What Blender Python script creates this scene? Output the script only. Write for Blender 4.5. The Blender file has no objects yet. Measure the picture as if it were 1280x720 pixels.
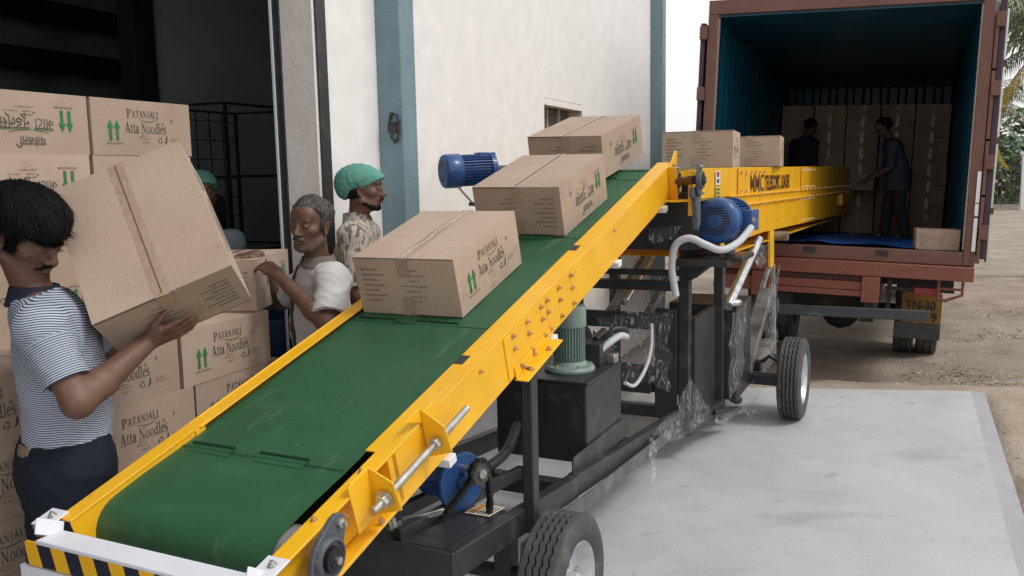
import bpy, math, random
import numpy as np
from mathutils import Vector, Matrix
PI = math.pi
R_ = math.radians
# ------------------------------------------------------------------ camera, world, sun, exposure
sc = bpy.context.scene
COL = sc.collection
F_PX, PITCH, ROLL, CAM_H = 1100.0, R_(7.5), 0.02, 1.75
_fw = Vector((0, math.cos(PITCH), -math.sin(PITCH)))
_u0 = Vector((0, math.sin(PITCH), math.cos(PITCH)))
_r0 = Vector((1, 0, 0))
_rt = _r0 * math.cos(ROLL) - _u0 * math.sin(ROLL)
_up = _u0 * math.cos(ROLL) + _r0 * math.sin(ROLL)
cd = bpy.data.cameras.new('camera')
cd.sensor_width = 36.0
cd.lens = F_PX / 1280 * 36
cd.clip_start = 0.05
cd.clip_end = 2000
cam = bpy.data.objects.new('camera', cd)
COL.objects.link(cam)
_m = Matrix((( _rt.x, _up.x, -_fw.x, 0), (_rt.y, _up.y, -_fw.y, 0), (_rt.z, _up.z, -_fw.z, CAM_H), (0, 0, 0, 1)))
cam.matrix_world = _m
sc.camera = cam
SUN_EL, SUN_AZ = R_(52), R_(112)          # azimuth measured from +Y towards +X
w = bpy.data.worlds.new('World')
sc.world = w
w.use_nodes = True
nt = w.node_tree
bg = nt.nodes['Background']
sky = nt.nodes.new('ShaderNodeTexSky')
sky.sky_type = 'NISHITA'
sky.sun_disc = False
sky.sun_elevation = SUN_EL
sky.sun_rotation = SUN_AZ
sky.altitude = 0
sky.air_density = 1.0
sky.dust_density = 2.0
sky.ozone_density = 1.0
hs = nt.nodes.new('ShaderNodeHueSaturation')
hs.inputs['Saturation'].default_value = 0.35
nt.links.new(sky.outputs[0], hs.inputs['Color'])
ov = nt.nodes.new('ShaderNodeMix'); ov.data_type = 'RGBA'       # thin bright overcast over the blue
ov.inputs['Factor'].default_value = 0.75
nt.links.new(hs.outputs[0], ov.inputs['A'])
ov.inputs['B'].default_value = (8.9, 8.8, 8.75, 1)
nt.links.new(ov.outputs['Result'], bg.inputs[0])
bg.inputs[1].default_value = 0.112
sl = bpy.data.lights.new('sun', 'SUN')
sl.energy = 1.25
sl.angle = R_(14)
sl.color = (1.0, 0.965, 0.91)
so = bpy.data.objects.new('sun', sl)
COL.objects.link(so)
sd = Vector((math.sin(SUN_AZ) * math.cos(SUN_EL), math.cos(SUN_AZ) * math.cos(SUN_EL), math.sin(SUN_EL)))
so.rotation_euler = (-sd).to_track_quat('-Z', 'Y').to_euler()
so.location = (6, -4, 12)
sc.view_settings.view_transform = 'Standard'
sc.view_settings.look = 'None'
sc.view_settings.gamma = 1
sc.view_settings.use_curve_mapping = False
sc.view_settings.exposure = 0.22
sc.cycles.max_bounces = 8
sc.cycles.use_denoising = True

# ------------------------------------------------------------------ materials
MATS = {}
def mat(name, col, rough=0.6, metal=0.0, nscale=6.0, var=0.12, bump=0.0, bscale=40.0, spec=0.5, detail=4.0, coat=0.0, stretch=None):
    if name in MATS: return MATS[name]
    m = bpy.data.materials.new(name); m.use_nodes = True
    n = m.node_tree; b = n.nodes['Principled BSDF']
    b.inputs['Roughness'].default_value = rough
    b.inputs['Metallic'].default_value = metal
    b.inputs['Specular IOR Level'].default_value = spec
    b.inputs['Coat Weight'].default_value = coat
    tc = n.nodes.new('ShaderNodeTexCoord')
    mp = n.nodes.new('ShaderNodeMapping')
    n.links.new(tc.outputs['Object'], mp.inputs[0])
    if stretch: mp.inputs['Scale'].default_value = stretch
    if var > 0:
        t = n.nodes.new('ShaderNodeTexNoise'); t.inputs['Scale'].default_value = nscale; t.inputs['Detail'].default_value = detail
        n.links.new(mp.outputs[0], t.inputs['Vector'])
        r = n.nodes.new('ShaderNodeValToRGB')
        r.color_ramp.elements[0].position = 0.3; r.color_ramp.elements[1].position = 0.72
        r.color_ramp.elements[0].color = tuple(c * (1 - var) for c in col) + (1,)
        r.color_ramp.elements[1].color = tuple(min(1, c * (1 + var)) for c in col) + (1,)
        n.links.new(t.outputs['Fac'], r.inputs[0]); n.links.new(r.outputs[0], b.inputs['Base Color'])
        rr = n.nodes.new('ShaderNodeMapRange'); rr.inputs['To Min'].default_value = max(0, rough - .08); rr.inputs['To Max'].default_value = min(1, rough + .1)
        n.links.new(t.outputs['Fac'], rr.inputs['Value']); n.links.new(rr.outputs[0], b.inputs['Roughness'])
    else:
        b.inputs['Base Color'].default_value = tuple(col) + (1,)
    if bump > 0:
        t2 = n.nodes.new('ShaderNodeTexNoise'); t2.inputs['Scale'].default_value = bscale; t2.inputs['Detail'].default_value = 5
        n.links.new(mp.outputs[0], t2.inputs['Vector'])
        bp = n.nodes.new('ShaderNodeBump'); bp.inputs['Strength'].default_value = bump; bp.inputs['Distance'].default_value = 0.02
        n.links.new(t2.outputs['Fac'], bp.inputs['Height']); n.links.new(bp.outputs[0], b.inputs['Normal'])
    MATS[name] = m
    return m
def stained(name, base, layers, rough=.8, bump=.3, bscale=30):
    """base colour with several noise-driven stain layers: (colour, scale, lo, hi, detail, stretch)"""
    if name in MATS: return MATS[name]
    m = mat(name, base, rough, var=.06, bump=bump, bscale=bscale)
    n = m.node_tree; b = n.nodes['Principled BSDF']
    src = b.inputs['Base Color'].links[0].from_socket
    tc = n.nodes.new('ShaderNodeTexCoord')
    for col, scl, lo, hi, det, st in layers:
        mp = n.nodes.new('ShaderNodeMapping'); mp.inputs['Scale'].default_value = st or (1, 1, 1)
        mp.inputs['Location'].default_value = (scl * 1.7, scl * .3, 2.2)
        n.links.new(tc.outputs['Object'], mp.inputs[0])
        t = n.nodes.new('ShaderNodeTexNoise'); t.inputs['Scale'].default_value = scl; t.inputs['Detail'].default_value = det
        n.links.new(mp.outputs[0], t.inputs['Vector'])
        mr = n.nodes.new('ShaderNodeMapRange'); mr.inputs['From Min'].default_value = lo; mr.inputs['From Max'].default_value = hi
        n.links.new(t.outputs['Fac'], mr.inputs['Value'])
        mx = n.nodes.new('ShaderNodeMix'); mx.data_type = 'RGBA'
        n.links.new(mr.outputs[0], mx.inputs['Factor']); n.links.new(src, mx.inputs['A'])
        mx.inputs['B'].default_value = tuple(col) + (1,)
        src = mx.outputs['Result']
    n.links.new(src, b.inputs['Base Color'])
    return m
def plastic_film():
    if 'clear_film' in MATS: return MATS['clear_film']
    m = bpy.data.materials.new('clear_film'); m.use_nodes = True
    n = m.node_tree; n.nodes.clear()
    o = n.nodes.new('ShaderNodeOutputMaterial'); tr = n.nodes.new('ShaderNodeBsdfTransparent'); gl = n.nodes.new('ShaderNodeBsdfPrincipled')
    gl.inputs['Base Color'].default_value = (.75, .78, .8, 1); gl.inputs['Roughness'].default_value = .18
    t = n.nodes.new('ShaderNodeTexNoise'); t.inputs['Scale'].default_value = 7; t.inputs['Detail'].default_value = 7
    t.inputs['Distortion'].default_value = 3.5
    tc = n.nodes.new('ShaderNodeTexCoord'); mpp = n.nodes.new('ShaderNodeMapping'); mpp.inputs['Scale'].default_value = (2.6, 2.6, .8); mpp.inputs['Rotation'].default_value = (.5, .3, 0); n.links.new(tc.outputs['Object'], mpp.inputs[0]); n.links.new(mpp.outputs[0], t.inputs['Vector'])
    mr = n.nodes.new('ShaderNodeMapRange'); mr.inputs['From Min'].default_value = .52; mr.inputs['From Max'].default_value = .72
    mr.inputs['To Min'].default_value = .07; mr.inputs['To Max'].default_value = .66
    n.links.new(t.outputs['Fac'], mr.inputs['Value'])
    bp = n.nodes.new('ShaderNodeBump'); bp.inputs['Strength'].default_value = 1.0; bp.inputs['Distance'].default_value = .03
    n.links.new(t.outputs['Fac'], bp.inputs['Height']); n.links.new(bp.outputs[0], gl.inputs['Normal'])
    mx = n.nodes.new('ShaderNodeMixShader')
    n.links.new(mr.outputs[0], mx.inputs[0]); n.links.new(tr.outputs[0], mx.inputs[1]); n.links.new(gl.outputs[0], mx.inputs[2])
    n.links.new(mx.outputs[0], o.inputs[0])
    MATS['clear_film'] = m
    return m

YEL = stained('yellow_paint', (.89, .48, .016), [((.84, .42, .014), 4, .5, .8, 5, None), ((.42, .20, .03), 14, .70, .86, 8, (1, .4, 1))], rough=.33, bump=.04, bscale=60)
BLK = stained('black_paint', (.030, .031, .033), [((.10, .095, .09), 9, .56, .85, 6, None)], rough=.42, bump=.1)
GRN = stained('green_belt', (.022, .098, .043), [((.035, .118, .058), 5, .52, .85, 8, (1, 3, 1)), ((.085, .165, .105), 7, .60, .80, 9, (2.2, .5, 1)), ((.11, .17, .12), 45, .70, .82, 4, (1, .3, 1))], rough=.5, bump=.12, bscale=220)
BLU = mat('blue_enamel', (.018, .075, .24), .35, nscale=8, var=.12, coat=.2)
GMO = mat('grey_green_enamel', (.22, .30, .27), .45, nscale=12, var=.12)
WPT = mat('white_paint', (.74, .76, .82), .4, var=.04)
NVY = mat('navy_paint', (.015, .018, .04), .4)
STL = mat('zinc_steel', (.55, .55, .52), .32, metal=.9, nscale=30, var=.2)
BRS = mat('brassy_bolt', (.62, .42, .22), .38, metal=.7, nscale=30, var=.2)
CAST = mat('grey_cast_iron', (.085, .095, .115), .5, nscale=40, var=.25, bump=.3, bscale=120)
RUB = stained('tyre_rubber', (.062, .062, .064), [((.13, .125, .12), 14, .5, .8, 6, None)], rough=.8, bump=.2, bscale=200)
HOSE = mat('grey_hose', (.50, .52, .55), .45, var=.08)
CARD = stained('cardboard', (.425, .315, .245), [((.465, .355, .28), 3, .4, .7, 3, None), ((.33, .235, .17), 9, .62, .85, 5, (1, .3, 1)), ((.27, .19, .135), 5, .68, .80, 9, (1, 1, 2.5)), ((.47, .375, .30), 22, .68, .78, 7, None)], rough=.85, bump=.12, bscale=90)
def vary(m, amt=.10):
    n = m.node_tree; b = n.nodes['Principled BSDF']; src = b.inputs['Base Color'].links[0].from_socket
    oi = n.nodes.new('ShaderNodeObjectInfo'); hs_ = n.nodes.new('ShaderNodeHueSaturation')
    mr = n.nodes.new('ShaderNodeMapRange'); mr.inputs['To Min'].default_value = 1 - amt; mr.inputs['To Max'].default_value = 1 + amt
    n.links.new(oi.outputs['Random'], mr.inputs['Value']); n.links.new(mr.outputs[0], hs_.inputs['Value']); n.links.new(src, hs_.inputs['Color']); n.links.new(hs_.outputs[0], b.inputs['Base Color'])
    cb = n.nodes.new('ShaderNodeCombineXYZ'); ml = n.nodes.new('ShaderNodeMath'); ml.operation = 'MULTIPLY'; ml.inputs[1].default_value = 40
    n.links.new(oi.outputs['Random'], ml.inputs[0])
    for k in range(3): n.links.new(ml.outputs[0], cb.inputs[k])
    for nd in list(n.nodes):
        if nd.type == 'MAPPING':
            ad = n.nodes.new('ShaderNodeVectorMath'); ad.operation = 'ADD'; l = nd.inputs[0].links[0]; sk = l.from_socket; n.links.remove(l)
            n.links.new(sk, ad.inputs[0]); n.links.new(cb.outputs[0], ad.inputs[1]); n.links.new(ad.outputs[0], nd.inputs[0])
vary(CARD)
INK = mat('dark_print_ink', (.095, .095, .07), .8, var=.3, nscale=60)
INKL = mat('faint_print_ink', (.24, .19, .14), .8, var=.25, nscale=60)
GIN = mat('green_print_ink', (.03, .20, .07), .8, var=.25, nscale=60)
TAPE = mat('brown_packing_tape', (.375, .27, .20), .32, nscale=30, var=.10, spec=.5, coat=.2, bump=.12, bscale=60)
SEAM = mat('carton_seam', (.10, .06, .04), .9)
SKIN = mat('brown_skin', (.150, .076, .052), .5, nscale=18, var=.18, bump=.12, bscale=150)
SKIN2 = mat('dark_brown_skin', (.140, .072, .050), .5, nscale=18, var=.2, bump=.12, bscale=150)
HAIR = mat('black_hair', (.0035, .0035, .005), .5, nscale=60, var=.4, bump=.5, bscale=260, stretch=(1, 1, .18), spec=.22)
HAIRG = mat('grey_hair', (.095, .088, .085), .7, nscale=110, var=.8, bump=.5, bscale=190, stretch=(1, 1, .3))
EYE = mat('eye_white', (.30, .26, .23), .45)
IRIS = mat('eye_iris', (.012, .008, .006), .15)
LIP = mat('lips', (.17, .07, .05), .5)

# ------------------------------------------------------------------ mesh builder
def frame_from_z(z, hint=None):
    z = Vector(z).normalized()
    h = Vector(hint) if hint is not None else (Vector((0, 0, 1)) if abs(z.z) < .9 else Vector((1, 0, 0)))
    x = h.cross(z)
    if x.length < 1e-6: x = Vector((1, 0, 0)).cross(z)
    x.normalize(); y = z.cross(x)
    return Matrix((x, y, z)).transposed()
class MB:
    def __init__(self):
        self.v = []; self.f = []; self.mi = []; self.mats = []
    def _m(self, m):
        if m not in self.mats: self.mats.append(m)
        return self.mats.index(m)
    def add(self, vs, fs, m):
        o = len(self.v); self.v += [tuple(x) for x in vs]; k = self._m(m)
        for f in fs: self.f.append(tuple(i + o for i in f)); self.mi.append(k)
        return self
    def box(self, c, s, m, R=None):
        hx, hy, hz = (k / 2 for k in s); c = Vector(c)
        vs = [Vector((x * hx, y * hy, z * hz)) for x in (-1, 1) for y in (-1, 1) for z in (-1, 1)]
        if R is not None: vs = [R @ q for q in vs]
        vs = [q + c for q in vs]
        return self.add(vs, [(0, 1, 3, 2), (4, 6, 7, 5), (0, 4, 5, 1), (2, 3, 7, 6), (0, 2, 6, 4), (1, 5, 7, 3)], m)
    def span(self, a, b, m):
        return self.box([(a[i] + b[i]) / 2 for i in range(3)], [abs(b[i] - a[i]) for i in range(3)], m)
    def bar(self, p0, p1, w_, h_, m, hint=None):
        p0 = Vector(p0); p1 = Vector(p1)
        return self.box((p0 + p1) / 2, (w_, h_, (p1 - p0).length), m, frame_from_z(p1 - p0, hint))
    def tube(self, pts, r, m, n=10, caps=True, closed=False):
        pts = [Vector(p) for p in pts]; N = len(pts); rs = r if isinstance(r, (list, tuple)) else [r] * N
        vs = []; fs = []; fr = None; prev = None
        for i, p in enumerate(pts):
            if closed: t = pts[(i + 1) % N] - pts[i - 1]
            else: t = pts[min(i + 1, N - 1)] - pts[max(i - 1, 0)]
            t.normalize()
            if fr is None: fr = frame_from_z(t)
            else: fr = prev.rotation_difference(t).to_matrix() @ fr
            prev = t
            for k in range(n):
                a = 2 * PI * k / n
                vs.append(p + fr @ Vector((math.cos(a) * rs[i], math.sin(a) * rs[i], 0)))
        for i in range(N if closed else N - 1):
            for k in range(n):
                a = i * n + k; b = i * n + (k + 1) % n; j = ((i + 1) % N) * n
                fs.append((a, b, j + (k + 1) % n, j + k))
        if caps and not closed:
            fs.append(tuple(range(n))[::-1]); fs.append(tuple((N - 1) * n + k for k in range(n)))
        return self.add(vs, fs, m)
    def cyl(self, p0, p1, r, m, n=20, r2=None):
        return self.tube([p0, p1], [r, r if r2 is None else r2], m, n)
    def lathe(self, prof, org, axis, m, n=32, closed=False, hint=None):
        fr = frame_from_z(axis, hint); org = Vector(org); vs = []; fs = []; N = len(prof)
        for (r, h) in prof:
            for k in range(n):
                a = 2 * PI * k / n
                vs.append(org + fr @ Vector((r * math.cos(a), r * math.sin(a), h)))
        for i in range(N if closed else N - 1):
            for k in range(n):
                j = (i + 1) % N
                fs.append((i * n + k, i * n + (k + 1) % n, j * n + (k + 1) % n, j * n + k))
        if not closed:
            if prof[0][0] > 1e-5: fs.append(tuple(range(n))[::-1])
            if prof[-1][0] > 1e-5: fs.append(tuple((N - 1) * n + k for k in range(n)))
        return self.add(vs, fs, m)
    def prism(self, poly, o, ax, ay, az, m):
        """polygon poly (2D) in frame (ax, ay) from o, extruded by vector az"""
        o = Vector(o); ax = Vector(ax); ay = Vector(ay); az = Vector(az); n = len(poly)
        vs = [o + ax * p[0] + ay * p[1] for p in poly]; vs += [q + az for q in vs]
        fs = [tuple(range(n))[::-1], tuple(range(n, 2 * n))] + [(i, (i + 1) % n, (i + 1) % n + n, i + n) for i in range(n)]
        return self.add(vs, fs, m)
    def build(self, name, parent=None, smooth=35, bevel=0, loc=None, seg=2):
        me = bpy.data.meshes.new(name)
        me.from_pydata(self.v, [], self.f)
        for m in self.mats: me.materials.append(m)
        me.polygons.foreach_set('material_index', self.mi)
        me.polygons.foreach_set('use_smooth', [True] * len(self.f))
        me.update(); me.validate()
        bm = __import__('bmesh').new(); bm.from_mesh(me)
        __import__('bmesh').ops.recalc_face_normals(bm, faces=bm.faces); bm.to_mesh(me); bm.free()
        me.set_sharp_from_angle(angle=R_(smooth))
        o = bpy.data.objects.new(name, me); COL.objects.link(o)
        if parent is not None: o.parent = parent
        if loc is not None: o.location = loc
        if bevel > 0:
            bv = o.modifiers.new('bevel', 'BEVEL'); bv.width = bevel; bv.segments = seg; bv.limit_method = 'ANGLE'; bv.angle_limit = R_(40)
            bv.harden_normals = False
        return o
def empty(name, loc=(0, 0, 0), rz=0.0, mtx=None, parent=None):
    o = bpy.data.objects.new(name, None); COL.objects.link(o); o.empty_display_size = .2
    if mtx is not None: o.matrix_world = mtx
    else: o.location = loc; o.rotation_euler = (0, 0, rz)
    if parent is not None: o.parent = parent
    return o
def tag(o, label=None, cat=None, group=None, kind=None):
    if label: o['label'] = label
    if cat: o['category'] = cat
    if group: o['group'] = group
    if kind: o['kind'] = kind
    return o
_tc = {}
def text_geo(s, sx=1.0, weight=0.0, shear=0.0):
    """flat text mesh, height about 1 (cap height .72): returns verts, faces, width"""
    key = (s, sx, weight, shear)
    if key in _tc: return _tc[key]
    cu = bpy.data.curves.new('t', 'FONT'); cu.body = s; cu.size = 1.0; cu.resolution_u = 3; cu.offset = weight; cu.shear = shear
    ob = bpy.data.objects.new('t', cu); COL.objects.link(ob)
    dg = bpy.context.evaluated_depsgraph_get(); dg.update()
    me = bpy.data.meshes.new_from_object(ob.evaluated_get(dg))
    vs = [(v.co.x * sx, v.co.y) for v in me.vertices]; fs = [tuple(p.vertices) for p in me.polygons]
    bpy.data.objects.remove(ob); bpy.data.curves.remove(cu); bpy.data.meshes.remove(me)
    x0 = min(v[0] for v in vs) if vs else 0
    vs = [(a - x0, b) for a, b in vs]
    wd = max(v[0] for v in vs) if vs else 0
    _tc[key] = (vs, fs, wd)
    return _tc[key]
def put_text(mb, s, o, ax, ay, size, m, width=None, weight=0.0, sx=1.0, shear=0.0, center=False):
    """text with its baseline start at o, letters in plane ax, ay; width scales it to that length"""
    vs, fs, wd = text_geo(s, sx, weight, shear)
    if not vs: return
    kx = size if width is None else width / wd
    o = Vector(o); ax = Vector(ax); ay = Vector(ay)
    if center: o = o - ax * (kx * wd / 2)
    mb.add([o + ax * (a * kx) + ay * (b * size) for a, b in vs], fs, m)
def _arc(cx, cy, rx, ry, a0, a1, n=10):
    return [(cx + rx * math.cos(R_(a0 + (a1 - a0) * k / n)), cy + ry * math.sin(R_(a0 + (a1 - a0) * k / n))) for k in range(n + 1)]
_T, _t = .105, .045
def _sf(x, y, w_=.13): return ([(x - w_, y), (x + w_, y)], .035)
def _bowl(cx, cy, rx, ry, a0, a1): # thick on the vertical sides, thin at top and bottom
    p = _arc(cx, cy, rx, ry, a0, a1, 16); return (p, [(_t + (_T - _t) * abs(math.cos(R_(a0 + (a1 - a0) * k / 16))) ** 1.3) for k in range(17)])
GLY = {   # serif letters: (advance, strokes)
 'P': (.62, [([(.15, 0), (.15, .72)], _T), _sf(.15, .018), _sf(.10, .702, .08), ([(.15, .70), (.32, .70)], _t), _bowl(.32, .53, .17, .17, 90, -90), ([(.15, .36), (.32, .36)], _t)]),
 'A': (.74, [([(.36, .74), (.12, 0)], _t), ([(.34, .74), (.60, 0)], _T), ([(.19, .24), (.50, .24)], _t), _sf(.12, .018, .10), _sf(.60, .018, .12)]),
 'T': (.66, [([(.32, 0), (.32, .70)], _T), _sf(.32, .018, .12), ([(.04, .70), (.60, .70)], _t), ([(.06, .70), (.05, .56)], _t), ([(.58, .70), (.59, .56)], _t)]),
 'N': (.78, [([(.15, 0), (.15, .70)], _t), ([(.14, .70), (.60, .02)], _T), ([(.60, .0), (.60, .72)], _t), _sf(.15, .018, .11), _sf(.11, .702, .09), _sf(.62, .702, .11)]),
 'J': (.44, [([(.26, .72), (.26, .05)], _T), _sf(.26, .702, .12), ([(.26, .08), (.22, -.08), (.10, -.14)], _t)]),
 'L': (.62, [([(.15, 0), (.15, .72)], _T), _sf(.15, .702, .12), ([(.05, .02), (.52, .02)], _t), ([(.51, .02), (.55, .17)], _t)]),
 'I': (.36, [([(.17, 0), (.17, .72)], _T), _sf(.17, .018), _sf(.17, .702)]),
 't': (.36, [([(.16, .62), (.16, .12), (.20, .03), (.31, .04)], [_t, _T, _T, _t]), ([(.04, .47), (.31, .47)], _t)]),
 'a': (.50, [([(.08, .38), (.16, .48), (.27, .48), (.33, .40), (.33, .06), (.44, .02)], [_T, _t, _t, _T, _T, _t]), _bowl(.21, .15, .13, .14, 60, 330)]),
 'o': (.54, [_bowl(.26, .24, .19, .235, 0, 360)]),
 'd': (.56, [_bowl(.23, .23, .16, .22, 20, 340), ([(.40, .74), (.40, .03), (.52, .03)], [_T, _T, _t]), _sf(.35, .73, .06)]),
 'l': (.30, [([(.14, 0), (.14, .74)], _T), _sf(.14, .018, .12), _sf(.09, .73, .06)]),
 'e': (.48, [_bowl(.24, .24, .17, .23, 8, 320), ([(.08, .27), (.40, .27)], _t)]),
 's': (.42, [([(.34, .36), (.30, .46), (.19, .48), (.09, .42), (.10, .33), (.21, .26), (.32, .19), (.33, .08), (.22, .0), (.10, .02), (.06, .14)], [_t, _t, _t, _T * .8, _T, _T, _T, _T * .8, _t, _t, _t])]),
}
def serif_text(mb, txt, o, ax, ay, size, m, width):
    tot = sum(.30 if ch == ' ' else GLY[ch][0] for ch in txt); kx = width / tot; o = Vector(o); ax = Vector(ax); ay = Vector(ay); x0 = 0
    for ch in txt:
        if ch == ' ': x0 += .30; continue
        adv, strokes = GLY[ch]
        for pts, wd in strokes:
            n = len(pts); L_, Rr = [], []
            for i, (px, py) in enumerate(pts):
                a = pts[max(0, i - 1)]; b = pts[min(n - 1, i + 1)]; dx, dy = b[0] - a[0], b[1] - a[1]; l = math.hypot(dx, dy) or 1
                w_ = (wd[i] if isinstance(wd, list) else wd) / 2; nx, ny_ = -dy / l * w_, dx / l * w_
                L_.append(o + ax * ((x0 + px + nx) * kx) + ay * ((py + ny_) * size)); Rr.append(o + ax * ((x0 + px - nx) * kx) + ay * ((py - ny_) * size))
            mb.add(L_ + Rr, [(i, i + 1, n + i + 1, n + i) for i in range(n - 1)], m)
        x0 += adv
def smoothstep(x): x = max(0, min(1, x)); return x * x * (3 - 2 * x)

# ================================================================== THE SETTING
CR = Vector((3.62, 6.60)); NB = Vector((.16, .987)); NR = Vector((.911, -.413))
DIRT = stained('dirt', (.285, .23, .18), [((.36, .30, .24), 1.3, .42, .62, 6, None), ((.20, .15, .11), 2.6, .56, .78, 9, None), ((.42, .37, .31), 7, .6, .85, 8, None), ((.14, .11, .085), 24, .62, .72, 6, None), ((.46, .42, .36), 33, .66, .74, 4, None)], rough=.95, bump=.9, bscale=22)
CONC = stained('apron_concrete', (.43, .44, .455), [((.50, .51, .525), .9, .42, .66, 5, None), ((.34, .345, .35), 1.4, .58, .78, 8, (1, 2.2, 1)), ((.27, .27, .265), 4.5, .66, .80, 10, None), ((.33, .33, .33), 38, .66, .74, 3, None), ((.53, .54, .55), 6, .66, .85, 6, (1, .25, 1))], rough=.72, bump=.10, bscale=70)
def terr(x, y):
    d = Vector((x, y)) - CR
    hb = .37 * smoothstep(d.dot(NB) / 2.4); hr = .09 * smoothstep(d.dot(NR) / .5)
    e = max(d.dot(NB), d.dot(NR))
    n = .018 * math.sin(x * 3.1 + 1.3 * math.sin(y * 2.3)) * math.cos(y * 2.7 + x) + .010 * math.sin(x * 9.1 + y * 4) * math.cos(y * 8.3 - x * 3)
    return -.045 - max(hb, hr) + (n * smoothstep(e / .3) if e > 0 else -.12)
def grid_axis(lo, mid0, mid1, hi, fine, ratio=1.25):
    a = list(np.arange(mid0, mid1, fine)) + [mid1]
    s = fine; x = mid1; up = []
    while x < hi: s *= ratio; x = min(hi, x + s); up.append(x)
    s = fine; x = mid0; dn = []
    while x > lo: s *= ratio; x = max(lo, x - s); dn.append(x)
    return dn[::-1] + a + up
gx = grid_axis(-900, -2, 9, 1200, .10); gy = grid_axis(-60, 4, 14, 1500, .10)
g = MB()
g.v = [(x, y, terr(x, y)) for x in gx for y in gy]
ny = len(gy); g._m(DIRT)
for i in range(len(gx) - 1):
    for j in range(ny - 1):
        g.f.append((i * ny + j, (i + 1) * ny + j, (i + 1) * ny + j + 1, i * ny + j + 1)); g.mi.append(0)
tag(g.build('ground', smooth=180), 'bare brown dirt yard scattered with dry leaf litter', 'ground', kind='structure')

BO = Vector((-.991, 4.637, 0)); BAZ = R_(22.4)
be = Vector((math.sin(BAZ), math.cos(BAZ), 0)); bmn = Vector((math.cos(BAZ), -math.sin(BAZ), 0))
def bw(x, y, z=0): return BO + bmn * x + be * y + Vector((0, 0, z))
# apron: polygon between wall face and the dirt
tR = Vector((-.413, -.911, 0)); tB = Vector((-.987, .16, 0)); C3 = Vector((CR.x, CR.y, 0))
backL = C3 + tB * 3.05
# intersection of back edge with the wall face
A_ = np.array([[tB.x, -be.x], [tB.y, -be.y]]); s_, t_ = np.linalg.solve(A_, np.array([BO.x - C3.x, BO.y - C3.y]))
wl_hit = BO + be * float(t_)
a = MB()
ins = -tR.cross(Vector((0, 0, 1))).normalized()
if ins.x > 0: ins = -ins
c_in = C3 + ins * .13
poly = [bw(0.0, -12), bw(0.0, float(t_)), C3 + ins * .094, C3 + ins * .094 + tR * 16]
a.prism([(p.x, p.y) for p in poly], (0, 0, -.16), (1, 0, 0), (0, 1, 0), (0, 0, .16), CONC)
tag(a.build('concrete_apron'), 'smooth grey concrete apron beside the warehouse', 'pavement', kind='structure')
a = MB()
EDG = stained('edge_concrete', (.375, .38, .41), [((.42, .43, .45), 3, .5, .7, 5, None), ((.36, .36, .36), 8, .62, .8, 8, None)], rough=.8, bump=.2, bscale=60)
poly = [C3 + ins * .0938, C3, C3 + tR * 16, C3 + ins * .0938 + tR * 16]
a.prism([(p.x, p.y) for p in poly], (0, 0, -.16), (1, 0, 0), (0, 1, 0), (0, 0, .158), EDG)
tag(a.build('apron_kerb'), 'narrow concrete edge strip along the apron', 'kerb', kind='structure')
# leaf litter on the dirt
rng = random.Random(5)
lit = MB(); LF = mat('dry_leaves', (.27, .20, .13), .9, nscale=2, var=.45)
LF2 = mat('pale_dry_leaves', (.42, .37, .28), .9, nscale=2, var=.3)
for k in range(2600):
    if k % 3:
        cxx, cyy = rng.choice([(4.2, 7.6), (5.0, 8.2), (4.6, 8.8), (6.0, 8.0), (6.6, 9.4), (5.2, 7.2), (7.5, 12.5), (6.2, 10.8)]); x = rng.gauss(cxx, .35); y = rng.gauss(cyy, .22)
    else: x = rng.uniform(1, 12); y = rng.uniform(6.8, 20)
    dd = Vector((x, y)) - CR
    if max(dd.dot(NB), dd.dot(NR)) < .05: continue
    z = terr(x, y) + .006; s = rng.uniform(.008, .032); th = rng.uniform(0, 6.3); tl = rng.uniform(-.5, .5)
    ax = Vector((math.cos(th), math.sin(th), tl)) * s; ay = Vector((-math.sin(th), math.cos(th), rng.uniform(-.3, .5))) * s * rng.uniform(.2, .7)
    c = Vector((x, y, z + s * .3))
    lit.add([c - ax, c - ay, c + ax, c + ay], [(0, 1, 2, 3)], LF if rng.random() < .6 else LF2)
tag(lit.build('leaf_litter', smooth=180), 'dry leaf litter strewn over the dirt behind the truck', 'leaf litter', kind='stuff')
fl = MB(); INF = stained('warehouse_floor_concrete', (.13, .13, .13), [((.2, .2, .2), 2, .5, .7, 4, None)], rough=.6)
poly = [bw(0, -12), bw(-12, -12), bw(-12, 7.4), bw(-.2, 7.4), bw(-.2, 0), bw(0, 0)]
fl.prism([(p.x, p.y) for p in poly], (0, 0, -.15), (1, 0, 0), (0, 1, 0), (0, 0, .15), INF)
tag(fl.build('warehouse_floor'), 'dark concrete floor inside the warehouse', 'floor', kind='structure')

# ------------------------------------------------------------------ warehouse building (local x out of the wall, y along it)
WALL = stained('wall_whitewash', (.84, .83, .815), [((.81, .80, .785), 1.0, .5, .8, 5, (1, 1, .3)), ((.74, .715, .69), 2.2, .70, .95, 8, (1, 1, .25))], rough=.85, bump=.07, bscale=35)
JAMB = stained('door_reveal_plaster', (.86, .81, .77), [((.78, .72, .68), 4, .5, .8, 6, (1, 1, .3))], rough=.85, bump=.2)
PIL = stained('column_blue_paint', (.17, .265, .31), [((.24, .34, .38), 3, .5, .75, 6, (1, 1, .3)), ((.12, .19, .22), 7, .62, .85, 6, None)], rough=.6, bump=.25, bscale=25)
DRK = mat('interior_dark_paint', (.38, .44, .42), .8, nscale=1.2, var=.3)
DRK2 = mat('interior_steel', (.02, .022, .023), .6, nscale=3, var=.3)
DRK3 = mat('interior_grey_panel', (.46, .54, .52), .8, nscale=.8, var=.15)
bld = empty('warehouse_building', BO, -BAZ)
tag(bld, 'white rendered warehouse with tall open doorway and blue columns', 'building')
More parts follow.
